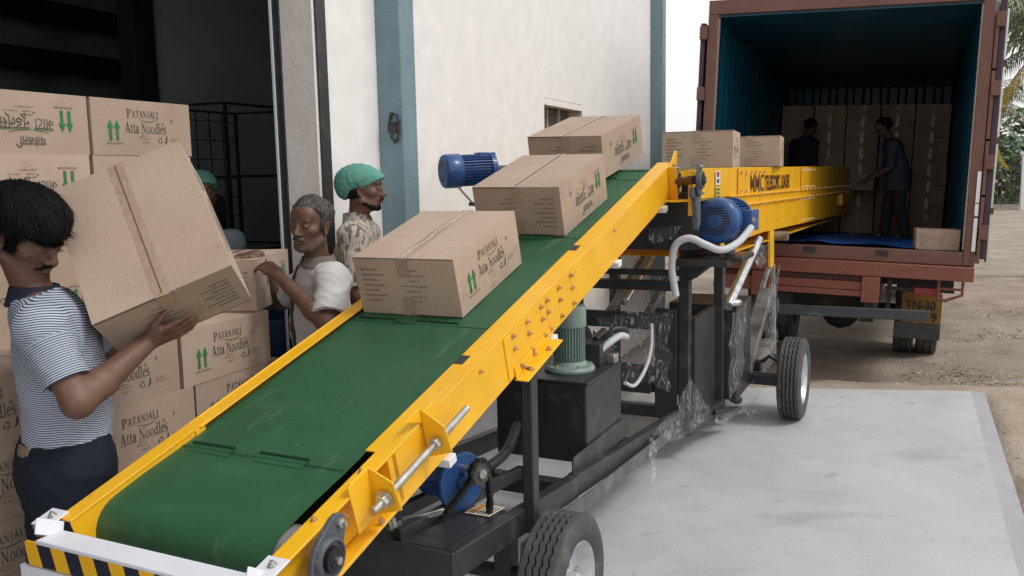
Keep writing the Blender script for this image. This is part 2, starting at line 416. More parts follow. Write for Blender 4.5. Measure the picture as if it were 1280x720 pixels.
b = MB(); TH = -.2; HT = 7.0
for y0, y1, z0, z1 in [(0, 3.417, 0, HT), (4.51, 7.54, 0, HT), (3.417, 4.51, 0, 1.25), (3.417, 4.51, 2.39, HT), (-4.6, 0, 4.7, HT), (-12, -4.6, 0, HT)]:
    b.span((TH, y0, z0 - .7 if z0 == 0 else z0), (0, y1, z1), WALL)
b.build('wall', bld)
b = MB(); b.span((TH + .002, -.004, 0), (-.002, .001, 4.7), JAMB); b.build('door_reveal', bld)
for y0 in (.614, 7.36):
    b = MB(); b.span((0, y0, -.7), (.159, y0 + .176, HT), PIL); b.build('column', bld, bevel=.006)
b = MB(); b.span((.0, .012, 0), (.014, .098, 4.8), BLK); b.build('door_track', bld, bevel=.003)
b = MB(); b.span((TH - .045, -.012, 0), (TH, .02, 4.7), BLK); b.build('inner_track', bld, bevel=.003)
b = MB(); b.span((TH - .052, -.024, 0), (TH - .040, -.014, 4.7), WPT); b.build('door_seal', bld)
# wiring pinned to the first column
b = MB(); pts = []
rr = random.Random(3)
for k in range(30):
    t = k / 29 * 2 * PI * 3; pts.append((.11 + .03 * math.cos(t) + rr.uniform(-.01, .01), .600 - .004 * k / 30, 2.02 + .085 * math.sin(t) + rr.uniform(-.01, .01)))
b.tube(pts, .004, BLK, 6); b.span((.07, .595, 1.99), (.12, .614, 2.05), BLK); b.build('cable_coil', bld)
# window
WFR = mat('window_timber', (.42, .35, .26), .7, nscale=8, var=.2, stretch=(1, 1, 6))
wf = MB()
for y0, y1, z0, z1 in [(3.417, 3.47, 1.25, 2.39), (4.457, 4.51, 1.25, 2.39), (3.47, 4.457, 2.335, 2.39), (3.47, 4.457, 1.25, 1.3), (3.79, 3.83, 1.3, 2.335), (4.12, 4.16, 1.3, 2.335)]:
    wf.span((-.17, y0, z0), (-.11, y1, z1), WFR)
wfo = wf.build('window_frame', bld, bevel=.004)
wf = MB(); wf.span((-.105, 3.419, 2.33), (-.002, 4.508, 2.388), JAMB); wf.build('window_lintel', wfo)
wf = MB(); wf.span((-.11, 4.48, 1.27), (-.003, 4.508, 2.33), mat('window_reveal', (.48, .43, .36), .8)); wf.build('window_reveal', wfo)
GLS = mat('window_glass', (.09, .10, .11), .12, var=.3, nscale=3)
for y0, y1 in ((3.47, 3.79), (3.83, 4.12), (4.16, 4.457)):
    g_ = MB(); g_.span((-.142, y0, 1.3), (-.136, y1, 2.335), GLS)
    g_.build('pane', wfo)
    for zz in (1.55, 1.8, 2.05):
        pass
gb = MB()
for zz in (1.48, 1.68, 1.88, 2.08): gb.span((-.10, 3.47, zz), (-.09, 4.457, zz + .012), WFR)
gb.build('window_bars', wfo)
# interior shell
b = MB()
b.span((-12.2, -12, 0), (-12, 7.34, HT), DRK3)
b.span((-12, 7.34, 0), (TH, 7.54, HT), DRK)
b.span((-12.2, -12.2, 0), (TH, -12, HT), DRK)
b.build('inner_wall', bld)
b = MB(); b.span((-12.4, -12.4, HT), (.45, 7.7, HT + .15), DRK); b.build('roof', bld)
b = MB(); b.span((-3.75, 2.58, 0), (-3.6, 7.3, 5.6), DRK3); b.build('partition', bld)
b = MB(); b.span((-3.7, 2.34, 0), (-3.5, 2.58, HT), DRK2); b.build('steel_column', bld)
b = MB()
for z in (2.55, 3.1, 3.7): b.span((-7.0, -3.9, z), (-6.8, 7.2, z + .26), DRK2)
b.build('girder', bld)
PN = mat('interior_green_panel', (.30, .38, .38), .8, nscale=1, var=.4)
b = MB(); b.span((-7.4, -3.9, .0), (-7.3, 7.3, 6), PN); b.build('partition', bld)

# rack of thin steel bars inside
rk = empty('steel_rack', bw(-2.75, 2.45), -BAZ)
tag(rk, 'dark open steel rack of thin bars standing inside the warehouse doorway', 'rack')
b = MB()
for x in (-.4, .4):
    for y in (-.35, .75): b.span((x - .012, y - .012, 0), (x + .012, y + .012, 2.38), DRK2)
b.build('upright', rk)
for z in (.3, 1.1, 1.75, 2.36):
    b = MB()
    for x in (-.4, .4): b.span((x - .01, -.35, z), (x + .01, .75, z + .02), DRK2)
    for y in (-.35, .75): b.span((-.4, y - .01, z), (.4, y + .01, z + .02), DRK2)
    b.build('rail', rk)
b = MB()
for k in range(1, 6):
    b.span((-.404, -.35 + k * .18, .3), (-.396, -.342 + k * .18, 2.36), DRK2)
for k in range(1, 12): b.span((-.404, -.35, .3 + k * .18), (-.396, .75, .308 + k * .18), DRK2)
b.build('mesh_back', rk)
# dark machine
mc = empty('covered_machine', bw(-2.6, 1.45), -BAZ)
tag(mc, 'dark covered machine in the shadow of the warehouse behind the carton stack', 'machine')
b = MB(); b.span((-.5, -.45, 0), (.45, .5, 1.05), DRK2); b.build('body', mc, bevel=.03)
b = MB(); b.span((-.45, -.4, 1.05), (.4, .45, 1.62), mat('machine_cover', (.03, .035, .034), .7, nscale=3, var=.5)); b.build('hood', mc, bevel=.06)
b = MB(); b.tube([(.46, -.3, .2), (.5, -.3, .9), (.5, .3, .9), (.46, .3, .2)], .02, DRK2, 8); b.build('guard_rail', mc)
# blue drum beside it
dm = empty('plastic_drum', bw(-.95, .80)); tag(dm, 'blue plastic drum standing in the shade just inside the doorway', 'drum')
b = MB(); b.lathe([(.0, 0), (.24, 0), (.255, .02), (.26, .25), (.27, .27), (.26, .29), (.26, .55), (.27, .57), (.26, .6), (.25, .82), (.23, .85), (0, .85)], (0, 0, 0), (0, 0, 1), mat('blue_plastic', (.01, .04, .16), .5)); b.build('drum_body', dm)
b = MB(); b.lathe([(0, 0), (.035, 0), (.035, .025), (0, .025)], (.12, 0, .85), (0, 0, 1), DRK2, 12); b.build('cap', dm)

# ------------------------------------------------------------------ yard boundary, palms
def axes_along(p, q):
    d = (Vector(q) - Vector(p)); return d.length, math.atan2(d.y, d.x)
fA = Vector((15.5, 43.6, -.42)); fB = Vector((23.15, 40.3, -.42))
Lf, af = axes_along(fA, fB)
fe = empty('railing_fence', fA, af)
tag(fe, 'dark steel railing fence along the far side of the yard', 'fence')
FEN = mat('fence_steel', (.06, .065, .07), .5)
b = MB()
k = 0.0
while k < Lf: b.span((k - .014, -.014, .25), (k + .014, .014, 2.1), FEN); k += .16
b.build('bars', fe)
for z in (.35, 1.95, 1.1):
    b = MB(); b.span((0, -.03, z), (Lf, .03, z + .03), FEN); b.build('rail', fe)
b = MB(); b.span((0, -.12, -.1), (Lf, .12, .25), mat('plinth_stone', (.36, .31, .27), .9, nscale=4, var=.3)); b.build('plinth', fe)
gp = empty('gate_post', fB + Vector((.3, -.1, 0)), af); tag(gp, 'white painted gate post at the end of the railing fence', 'post')
b = MB(); b.span((-.2, -.2, -.1), (.2, .2, 2.5), WPT); b.build('shaft', gp, bevel=.02)
b = MB(); b.span((-.27, -.27, 2.5), (.27, .27, 2.62), WPT); b.build('cap', gp, bevel=.02)
PG = [mat('palm_green_a', (.10, .15, .055), .5, nscale=1.5, var=.35), mat('palm_green_b', (.16, .20, .10), .55, nscale=1.5, var=.3), mat('palm_yellow', (.42, .30, .035), .6, nscale=1.5, var=.25), mat('palm_dry', (.20, .17, .10), .8, nscale=2, var=.3)]
TRK = mat('palm_trunk_bark', (.17, .145, .115), .9, nscale=12, var=.3, bump=.8, bscale=18, stretch=(1, 1, 3))
def frond(mb, o, az, el, L, droop, m, rg, nl=34, wl=.045, ll=.75):
    pts = []; p = Vector(o); e = el; N = 14
    for i in range(N + 1):
        pts.append(p.copy()); d = Vector((math.cos(az) * math.cos(e), math.sin(az) * math.cos(e), math.sin(e)))
        p += d * (L / N); e -= droop / N * (0.5 + 1.2 * i / N)
    mb.tube(pts, [.028 * L / 4 * (1 - .85 * i / N) for i in range(N + 1)], PG[1] if m is not PG[2] else m, 4)
    side = Vector((-math.sin(az), math.cos(az), 0))
    for k in range(nl):
        t = .12 + .86 * k / nl; i = t * N; i0 = min(N - 1, int(i)); q = pts[i0].lerp(pts[i0 + 1], i - i0)
        td = (pts[i0 + 1] - pts[i0]).normalized()
        for s in (-1, 1):
            l = ll * L / 4 * math.sin(PI * (.18 + .78 * t)) * rg.uniform(.8, 1.15)
            d = (side * s * .75 + td * .55 + Vector((0, 0, -.55 - .5 * rg.random()))).normalized()
            d2 = (d + Vector((0, 0, -.9))).normalized()
            wv = td * wl * L / 4
            a0 = q; a1 = q + d * l * .5; a2 = a1 + d2 * l * .5
            mb.add([a0 - wv * .4, a0 + wv * .4, a1 + wv * .5, a2, a1 - wv * .5], [(0, 1, 2, 4), (4, 2, 3)], m)
def palm(label, base, H, L, nf, seed, yellow=0, lean=(0, 0), group='coconut palms beyond the yard', nl=30, r=.16, azs=None):
    rg = random.Random(seed); t = empty('palm_tree', base); tag(t, label, 'tree', group)
    b = MB(); pts = []
    for k in range(12):
        u_ = k / 11; pts.append((lean[0] * u_ * u_, lean[1] * u_ * u_, H * u_))
    b.tube(pts, [r * (1.25 - .45 * k / 11) * (1 + .05 * (k % 2)) for k in range(12)], TRK, 10); b.build('trunk', t)
    top = Vector(pts[-1]); b = MB()
    for k in range(nf):
        az_ = 2 * PI * k * .382 + rg.uniform(-.2, .2) if azs is None else azs[k % len(azs)] + rg.uniform(-.2, .2)
        el = rg.uniform(-.2, 1.2)
        m = PG[2] if k < yellow else (PG[3] if rg.random() < .12 else rg.choice(PG[:2]))
        if k < yellow: el = rg.uniform(-.9, -.6)
        frond(b, top, az_, el, L * rg.uniform(.8, 1.1), rg.uniform(1.1, 1.9), m, rg, nl)
    b.build('crown', t, smooth=180)
    return t
palm('tall near coconut palm with hanging fronds and one yellow frond beside the container', (9.95, 16.4, -.42), 4.4, 3.1, 24, 4, yellow=3, nl=60)
palm('distant coconut palm with spreading crown behind the railing fence', (25.6, 49, -.5), 5.0, 3.6, 16, 9)
palm('distant pale coconut palm next to the gate post', (29.6, 56, -.5), 5.6, 3.8, 16, 12)
palm('short coconut palm low behind the left of the railing fence', (22.2, 47, -.5), 2.2, 3.2, 14, 15)
rg = random.Random(8); b = MB(); SH = [mat('shrub_green_a', (.06, .10, .035), .6, nscale=1, var=.4), mat('shrub_green_b', (.12, .165, .07), .6, nscale=1, var=.3)]
for k in range(26000):
    x = rg.uniform(14, 46); y = 50 + rg.uniform(-3, 9) - .35 * (x - 20); z = -.4 + 4.3 * rg.random() ** 1.25 * (1 + .30 * math.sin(x * 1.3) + .15 * math.sin(x * 3.7))
    s = rg.uniform(.10, .36); q = [Vector((rg.gauss(0, 1), rg.gauss(0, 1), rg.gauss(0, 1))).normalized() * s for _ in range(3)]
    c = Vector((x, y, z)); b.add([c + q[0], c + q[1], c + q[2]], [(0, 1, 2)], SH[k % 2])
tag(b.build('undergrowth', smooth=180), 'tangled green undergrowth beyond the railing fence', 'shrubs', kind='stuff')
HIL = mat('far_hill', (.16, .20, .24), .9, nscale=.01, var=.15)
b = MB(); N = 60; vs = []
for k in range(N + 1):
    x = -300 + 1500 * k / N; h = 12 + 30 * math.exp(-((x - 470) / 150) ** 2) + 4 * math.sin(k * .9); vs += [(x, 900, -1), (x, 1000, h), (x, 1300, -1)]
b.add(vs, [(3 * k + i, 3 * k + 3 + i, 3 * k + 4 + i, 3 * k + 1 + i) for k in range(N) for i in (0, 1)], HIL)
tag(b.build('hills', smooth=180), 'low bluish hills on the horizon', 'hills', kind='structure')

# ================================================================== container truck
def container_truck():
    za = Vector((0, 0, 1)); A = R_(24.4); ut = Vector((math.sin(A), math.cos(A), 0)); vt = Vector((math.cos(A), -math.sin(A), 0))
    a_ = vt * math.cos(R_(2.0)) - za * math.sin(R_(2.0)); b_ = ut * math.cos(R_(2.6)) - za * math.sin(R_(2.6))
    b_ = (b_ - a_ * a_.dot(b_)).normalized(); c_ = a_.cross(b_)
    T = Vector((2.013, 9.0, 1.025))
    M = Matrix(((a_.x, b_.x, c_.x, T.x), (a_.y, b_.y, c_.y, T.y), (a_.z, b_.z, c_.z, T.z), (0, 0, 0, 1)))
    t = empty('container_truck', mtx=M)
    tag(t, 'lorry carrying a brown shipping container with its rear doors open and teal inside', 'truck')
    RED = stained('container_red_oxide', (.150, .068, .052), [((.18, .090, .068), 3, .5, .8, 6, None), ((.07, .03, .025), 6, .6, .85, 8, (1, 1, .3))], rough=.5, bump=.15, bscale=50)
    TEA = stained('container_teal_inside', (.005, .062, .11), [((.007, .085, .15), 1.5, .45, .75, 5, (1, 1, .4)), ((.005, .032, .055), 5, .6, .85, 6, None)], rough=.32, bump=.1)
    RAL = stained('deck_red_paint', (.215, .072, .05), [((.22, .09, .07), 3, .5, .8, 6, None), ((.10, .045, .035), 8, .58, .8, 8, (.3, 1, 1))], rough=.6)
    DCH = stained('chassis_grime', (.035, .034, .034), [((.10, .085, .07), 5, .5, .8, 6, None)], rough=.8)
    BMP = stained('bumper_blue_grey', (.05, .058, .07), [((.28, .285, .29), 5, .60, .74, 9, (.2, 1, 1)), ((.02, .02, .025), 9, .6, .8, 6, None)], rough=.5)
    W_, Hh, Lc = 2.34, 2.22, 5.9
    # corrugated side wall: polyline profile along b, extruded in c
    def corr(x, sgn, mb, m, y0=.12, y1=Lc, z0=0.0, z1=Hh, pitch=.278, dep=.036, th=.004):
        pr = []; y = y0
        while y < y1 - .01:
            for dy, dx in ((0, 0), (.072, 0), (.140, dep), (.21, dep), (.278, 0)): 
                if y + dy <= y1: pr.append((y + dy, dx))
            y += pitch
        n = len(pr)
        vs = [(x + sgn * dx, yy, z0) for yy, dx in pr] + [(x + sgn * dx, yy, z1) for yy, dx in pr]
        mb.add(vs, [(i, i + 1, n + i + 1, n + i) for i in range(n - 1)], m)
    b = MB(); corr(-.002, -1, b, TEA); corr(W_ + .002, 1, b, TEA)
    # front wall, corrugated across a
    pr = []; x = 0
    while x < W_ - .01:
        for dx, dy in ((0, 0), (.07, 0), (.11, .05), (.18, .05), (.22, 0)):
            pr.append((min(W_, x + dx), Lc + dy))
        x += .25
    n = len(pr); b.add([(px, py, 0) for px, py in pr] + [(px, py, Hh) for px, py in pr], [(i, i + 1, n + i + 1, n + i) for i in range(n - 1)], TEA)
    ib = b.build('inner_wall', t, smooth=20)
    b = MB(); b.span((-.05, .0, Hh), (W_ + .05, Lc + .05, Hh + .02), TEA); b.build('ceiling', t)
    b = MB()
    b.span((-.075, .1, -.12), (-.052, Lc + .1, Hh + .06), RED); b.span((W_ + .052, .1, -.12), (W_ + .075, Lc + .1, Hh + .06), RED)
    b.span((-.075, Lc + .06, -.12), (W_ + .075, Lc + .1, Hh + .06), RED); b.span((-.05, .1, Hh + .024), (W_ + .05, Lc + .06, Hh + .06), RED)
    b.build('container_shell', t)
    PLY = stained('container_plywood_floor', (.05, .04, .03), [((.08, .065, .05), 5, .5, .8, 6, (4, 1, 1))], rough=.8)
    b = MB(); b.span((0, .0, -.05), (W_, Lc, -.001), PLY); b.build('cargo_floor', t)
    # rear frame
    fr = MB()
    fr.span((-.10, -.04, -.13), (-.0, .1, Hh + .02), RED); fr.span((W_, -.04, -.13), (W_ + .10, .1, Hh + .02), RED)
    fr.span((-.10, -.04, Hh + .02), (W_ + .10, .12, Hh + .16), RED)
    fr.span((0, -.04, -.13), (W_, .0, -.002), RED)
    fo = fr.build('rear_frame', t, bevel=.008)
    for x in (.55, .95, 1.6): # sill catches
        b = MB(); b.span((x, -.055, -.07), (x + .11, -.04, -.02), DCH); b.build('lock_keeper', fo)
    # light bead along the frame's inner corner
    for x in (0, W_ - .012):
        b = MB(); b.span((x, -.03, .02), (x + .012, .02, Hh - .01), mat('door_gasket_light', (.34, .27, .24), .7)); b.build('gasket', fo)
    # doors folded back along the sides
    def door(x0, sg):
        d = MB(); d.span((x0, .0, -.06), (x0 + sg * .05, 1.12, Hh - .05 if sg < 0 else Hh + .05), mat('door_purple_brown', (.055, .025, .045), .5, var=.3)); do = d.build('door', t, bevel=.006)
        d = MB()
        for y in (.3, .75):
            d.cyl((x0 + sg * .075, y, -.1), (x0 + sg * .075, y, Hh), .017, STL, 10)
        for z in (.35, 1.0, 1.7): 
            for y in (.3, .75): d.span((x0 + sg * .05, y - .03, z), (x0 + sg * .10, y + .03, z + .06), RED)
        d.build('lock_rod', do)
        for z in (.12, .75, 1.4, 2.0):
            d = MB(); d.span((x0 - sg * .03, -.07, z), (x0 + sg * .045, -.0, z + .13), RED); d.build('hinge', do, bevel=.004)
        return do
    door(-.13, -1); dr = door(W_ + .14, 1)
    b = MB()
    for z0, z1 in ((.06, .36), (.38, .49), (.50, .78)): b.span((W_ + .062, -.06, z0 - .05 + .0), (W_ + .092, -.045, z1 - .05), WPT)
    b.build('reflective_strip', fo)
    b = MB()
    for z0, z1 in ((-.1, .5), (.52, 1.0), (1.02, 1.62), (1.64, 2.1)): b.span((W_ + .105, -.05, z0), (W_ + .135, .02, z1), RED)
    b.build('door_edge', fo, bevel=.004)
    # deck of the lorry under the container
    b = MB(); b.span((-.12, -.10, -.27), (W_ + .10, .06, -.135), RAL); b.span((-.1, .06, -.26), (W_ + .08, 7.6, -.14), RAL)
    b.build('deck_beam', t, bevel=.008)
    b = MB(); b.span((.1, -.08, -.41), (1.62, -.02, -.33), RAL); b.span((.1, -.06, -.33), (1.62, -.04, -.275), mat('deck_red_dark', (.06, .022, .018), .7)); b.span((.1, -.09, -.47), (1.55, -.03, -.415), RAL)
    b.build('deck_crossbar', t, bevel=.005)
    for x0, x1 in ((.48, .66), (1.50, 1.66)):
        b = MB(); b.span((x0, -.115, -.52), (x1, .02, -.275), RAL); b.span((x0 + .03, -.08, -.62), (x1 - .03, 0, -.52), DCH); b.build('deck_post', t, bevel=.006)
    b = MB(); b.bar((.35, -.12, -.655), (2.10, -.12, -.60), .10, .06, BMP, (0, 1, 0)); b.build('bumper', t, bevel=.008)
    b = MB()
    for x in (.72, 1.5): b.span((x, .02, -.72), (x + .12, 7.4, -.42), DCH)
    for y in (.4, 1.3, 2.8, 4.4): b.span((.72, y, -.62), (1.62, y + .08, -.47), DCH)
    b.span((.75, .05, -.60), (.80, 1.7, -.55), DCH)
    for y in (.25, .9, 1.5, 2.6, 3.4): b.span((.05, y, -.36), (2.3, y + .07, -.265), DCH)
    b.build('chassis_frame', t, bevel=.006)
    # tail lamp bar with number plate / mudguard
    b = MB(); b.span((1.70, .10, -.40), (2.3, .14, -.37), DCH); b.span((1.72, .12, -.6), (1.76, .2, -.3), DCH)
    b.build('lamp_bracket', t)
    b = MB(); b.span((1.95, .08, -.43), (2.15, .11, -.355), mat('red_lamp_lens', (.30, .012, .03), .25)); b.build('tail_lamp', t, bevel=.01)
    b = MB(); b.tube([(W_ + .02, -.02, -.27), (W_ + .02, -.02, -.40), (W_ - .12, -.02, -.46), (W_ - .18, -.02, -.45), (W_ - .18, -.02, -.27)], .014, RAL, 8)
    b.tube([(W_ - .18, -.02, -.35), (W_ + .02, -.02, -.35)], .012, RAL, 8); b.build('side_guard', t)
    FLP = stained('mudflap_yellow', (.30, .155, .03), [((.12, .07, .03), 4, .45, .75, 7, None)], rough=.8)
    b = MB(); b.span((1.86, 1.50, -.86), (2.26, 1.515, -.53), FLP); b.span((1.80, 1.50, -1.04), (2.26, 1.512, -.865), mat('mudflap_grey', (.075, .08, .078), .8, nscale=9, var=.3))
    put_text(b, 'TN-30', (1.90, 1.494, -.715), (1, 0, 0), (0, 0, 1), .14, DCH, width=.30, weight=.02)
    put_text(b, '9', (2.16, 1.494, -.84), (1, 0, 0), (0, 0, 1), .13, DCH, weight=.02)
    b.build('mudflap', t)
    b = MB(); b.span((.20, 1.50, -1.0), (.66, 1.512, -.55), MATS['mudflap_grey']); b.build('mudflap', t)
    # axle, differential, wheels
    TY = 2.1; TZ = -.785; R = .50
    b = MB(); b.cyl((.3, TY, TZ), (2.1, TY, TZ), .06, DCH, 14)
    b.lathe([(0, -.26), (.14, -.22), (.25, -.12), (.29, 0), (.25, .12), (.14, .22), (0, .26)], (1.2, TY, TZ), (1, 0, 0), DCH, 24); b.build('axle', t)
    b = MB(); 
    for x in (.76, 1.58): 
        for k in range(5): b.tube([(x, TY - .62 + k * .09, TZ + .26 - .0), (x, TY, TZ + .11 + k * .018), (x, TY + .62 - k * .09, TZ + .26)], .02, DCH, 6)
    b.build('leaf_spring', t)
    tread = [(.40, -.10), (.465, -.105), (.492, -.095), (.50, -.07), (.50, -.045), (.488, -.04), (.488, -.03), (.50, -.025), (.50, .025), (.488, .03), (.488, .04), (.50, .045), (.50, .07), (.492, .095), (.465, .105), (.40, .10)]
    for cx in (.36, .60, 1.90, 2.145):
        b = MB(); b.lathe([(r, h) for r, h in tread] + [(.28, .09), (.28, -.09)], (cx, TY, TZ), (1, 0, 0), RUB, 48, closed=True); wo = b.build('wheel', t, smooth=40)
        b = MB(); b.lathe([(.281, -.085), (.26, -.08), (.24, -.03), (.10, -.01), (.10, .01), (.24, .03), (.26, .08), (.281, .085)], (cx, TY, TZ), (1, 0, 0), DCH, 32, closed=True); b.build('rim', wo)
    # driver's end, hidden behind the container but part of the lorry
    b = MB(); b.span((.05, 6.35, -.75), (2.3, 8.1, 1.0), mat('cab_orange', (.42, .14, .03), .4)); b.span((.15, 6.4, 1.0), (2.2, 7.9, 1.45), MATS['cab_orange']); b.build('cab', t, bevel=.08)
    for cx in (.3, 2.05):
        b = MB(); b.lathe([(r, h) for r, h in tread] + [(.28, .09), (.28, -.09)], (cx, 7.2, TZ + .06), (1, 0, 0), RUB, 40, closed=True); wo = b.build('wheel', t, smooth=40)
        b = MB(); b.lathe([(.281, -.085), (.24, -.03), (.24, .03), (.281, .085)], (cx, 7.2, TZ + .06), (1, 0, 0), DCH, 32, closed=True); b.build('rim', wo)
    return t, M
truck, TM = container_truck()
# blue tarpaulin on the container floor
b = MB(); rg = random.Random(2); nx_, ny_ = 26, 40; TARP = mat('blue_tarpaulin', (.012, .10, .42), .32, nscale=3, var=.25, bump=.5, bscale=9)
vs = []
for i in range(nx_ + 1):
    for j in range(ny_ + 1):
        x = .05 + 1.9 * i / nx_; y = .03 + .03 * math.sin(i * .9) + 3.2 * j / ny_
        z = .012 + .022 * abs(math.sin(x * 5 + 1.7 * math.sin(y * 2.4))) * abs(math.cos(y * 3.1 + x * 2)) + .02 * math.exp(-((x - 1.0 - .1 * math.sin(y * 3)) / .16) ** 2)
        vs.append((x, y, z))
b.add(vs, [(i * (ny_ + 1) + j, (i + 1) * (ny_ + 1) + j, (i + 1) * (ny_ + 1) + j + 1, i * (ny_ + 1) + j + 1) for i in range(nx_) for j in range(ny_)], TARP)
o = b.build('tarpaulin', smooth=180); o.matrix_world = TM
tag(o, 'crumpled blue tarpaulin spread over the floor of the shipping container', 'tarpaulin')

# ================================================================== cartons
CL, CW, CH = .55, .44, .231
def carton_meshes():
    """returns box mesh object and tape mesh object data; local x along the length, origin at bottom centre"""
    b = MB(); hx, hy = CL / 2, CW / 2; rg = random.Random(21)
    # slightly bulged / dented shell as subdivided box
    def panel(o_, ax, ay, nu, nv, nrm, amp, inset=0):
        vs = []
        for i in range(nu + 1):
            for j in range(nv + 1):
                u_, v_ = i / nu, j / nv; e = math.sin(PI * u_) * math.sin(PI * v_)
                p = Vector(o_) + Vector(ax) * u_ + Vector(ay) * v_ + Vector(nrm) * (amp * e + .0012 * math.sin(u_ * 17 + v_ * 9) * e)
                vs.append(p)
        b.add(vs, [(i * (nv + 1) + j, (i + 1) * (nv + 1) + j, (i + 1) * (nv + 1) + j + 1, i * (nv + 1) + j + 1) for i in range(nu) for j in range(nv)], CARD)
    panel((-hx, -hy, 0), (CL, 0, 0), (0, 0, CH), 12, 6, (0, -1, 0), .003)
    panel((-hx, hy, 0), (CL, 0, 0), (0, 0, CH), 12, 6, (0, 1, 0), .003)
    panel((-hx, -hy, 0), (0, CW, 0), (0, 0, CH), 10, 6, (-1, 0, 0), .003)
    panel((hx, -hy, 0), (0, CW, 0), (0, 0, CH), 10, 6, (1, 0, 0), .003)
    # top and bottom: two long flaps meeting in the middle, edge line visible
    for z, s in ((CH, 1), (0, -1)):
        for y0, y1 in ((-hy, -.0015), (.0015, hy)):
            panel((-hx, y0, z), (CL, 0, 0), (0, y1 - y0, 0), 12, 5, (0, 0, s), .002)
        b.span((-hx + .002, -.004, z - s * .004 - .001), (hx - .002, .004, z - s * .004 + .001), SEAM)
    # dark slit where a flap folds over the end face
    for x in (-hx, hx):
        for z in (CH - .003,):
            b.span((x - .0015, -hy + .002, z - .0012), (x + .0015, hy - .002, z + .0002), SEAM)
    e = .0042
    # -------- English side (y = -hy), reads along +x
    def P(x, z): return (x, -hy - e, z)
    def bars(spec, m, o_, ax):
        for (x0, x1, z, h) in spec:
            x = x0
            while x < x1:
                l = rg.uniform(.006, .02); q0 = Vector(o_) + Vector(ax) * x + Vector((0, 0, z)); q1 = Vector(ax) * min(l, x1 - x); up = Vector((0, 0, h))
                b.add([q0, q0 + q1, q0 + q1 + up, q0 + up], [(0, 1, 2, 3)], m); x += l + .004
    def arrow(cx, z0, z1, fl, y, sx=1):
        zt, zb = (z1, z0) if fl else (z0, z1)
        wv = .0065; hd = .016; t = 1 if fl else -1
        pts = [(-wv, 0), (wv, 0), (wv, abs(z1 - z0) - .034), (hd, abs(z1 - z0) - .034), (0, abs(z1 - z0)), (-hd, abs(z1 - z0) - .034), (-wv, abs(z1 - z0) - .034)]
        base = z0 if fl else z1
        b.add([(cx + sx * px, y, base + t * pz) for px, pz in pts], [tuple(range(7))], GIN)
    y = -hy - e
    arrow(-.185, .062, .145, True, y); arrow(-.150, .062, .145, True, y)
    bars([(-.205, -.12, .048, .005)], INKL, (0, y, 0), (1, 0, 0))
    serif_text(b, 'P', P(-.094, .157), (1, 0, 0), (0, 0, 1), .050, INK, .026)
    serif_text(b, 'ATANJALI', P(-.068, .160), (1, 0, 0), (0, 0, 1), .040, INK, .150)
    sw = [(-.03 + .115 * k / 12, .155 - .012 * math.sin(PI * k / 12 * .9) + .010 * (k / 12) ** 2) for k in range(13)]
    sw2 = [(px, pz - .001 - .003 * math.sin(PI * k / 12)) for k, (px, pz) in enumerate(sw)]
    b.add([P(*q) for q in sw] + [P(*q) for q in sw2], [(k, k + 1, 14 + k, 13 + k) for k in range(12)], INK)
    serif_text(b, 'Atta Noodles', P(-.108, .094), (1, 0, 0), (0, 0, 1), .062, INK, .232)
    ck = [(-.034, .078), (-.029, .072), (-.024, .076), (-.010, .092), (-.023, .081), (-.029, .0765)]
    b.add([P(*q) for q in ck], [(0, 1, 2, 5), (5, 2, 3, 4)], INK)
    bars([(-.016, .012, .083, .003), (-.014, .022, .071, .003), (-.014, .030, .055, .003)], INKL, (0, y, 0), (1, 0, 0))
    def recyc(cx, cz, r, yy, flip=1):
        for k in range(3):
            a0 = k * 2.094 + .5; q = []
            for rr_ in (r, r * .62):
                for j in range(4): q.append((cx + rr_ * math.cos(a0 + j * .5), yy, cz + flip * rr_ * math.sin(a0 + j * .5)))
            b.add(q, [(0, 1, 5, 4), (1, 2, 6, 5), (2, 3, 7, 6)], INK)
    recyc(.085, .066, .013, y)
    b.add([P(.108, .052), P(.126, .060), P(.124, .084), P(.118, .066)], [(0, 1, 2, 3)], INK); b.add([P(.118, .068), P(.126, .070), P(.127, .088), P(.121, .084)], [(0, 1, 2, 3)], INK)
    bars([(.15, .205, .064, .003), (.15, .20, .075, .003)], INKL, (0, y, 0), (1, 0, 0))
    b.add([P(.10, .132), P(.112, .132), P(.112, .144), P(.10, .144)], [(0, 1, 2, 3)], INKL); b.add([P(.155, .148), P(.165, .148), P(.165, .160), P(.155, .160)], [(0, 1, 2, 3)], INKL)
    # -------- Hindi side (y = +hy), reads along -x
    y = hy + e
    def Q(x, z): return (-x, y, z)
    arrow(.185, .062, .145, True, y); arrow(.150, .062, .145, True, y)
    bars([(.12, .205, .048, .005)], INKL, (0, y, 0), (1, 0, 0))
    put_text(b, '\u092a\u0924\u0902\u091c\u0932\u093f', Q(-.070, .165), (-1, 0, 0), (0, 0, 1), .046, INK, width=.13, weight=.004)
    sw = [(-.085 + .17 * k / 12, .152 - .010 * math.sin(PI * k / 12)) for k in range(13)]; sw2 = [(px, pz - .002) for px, pz in sw]
    b.add([Q(*q) for q in sw] + [Q(*q) for q in sw2], [(k, k + 1, 14 + k, 13 + k) for k in range(12)], INK)
    put_text(b, '\u0906\u091f\u093e', Q(-.110, .098), (-1, 0, 0), (0, 0, 1), .062, INK, width=.085, weight=.002)
    put_text(b, '\u0928\u0942\u0921\u0932\u094d\u0938', Q(-.005, .098), (-1, 0, 0), (0, 0, 1), .062, INK, width=.125, weight=.002)
    for x0, x1 in ((-.112, -.022), (-.006, .124)): b.add([Q(x0, .139), Q(x1, .139), Q(x1, .1415), Q(x0, .1415)], [(0, 1, 2, 3)], GIN)
    b.add([Q(*q) for q in ck], [(0, 1, 2, 5), (5, 2, 3, 4)], INK)
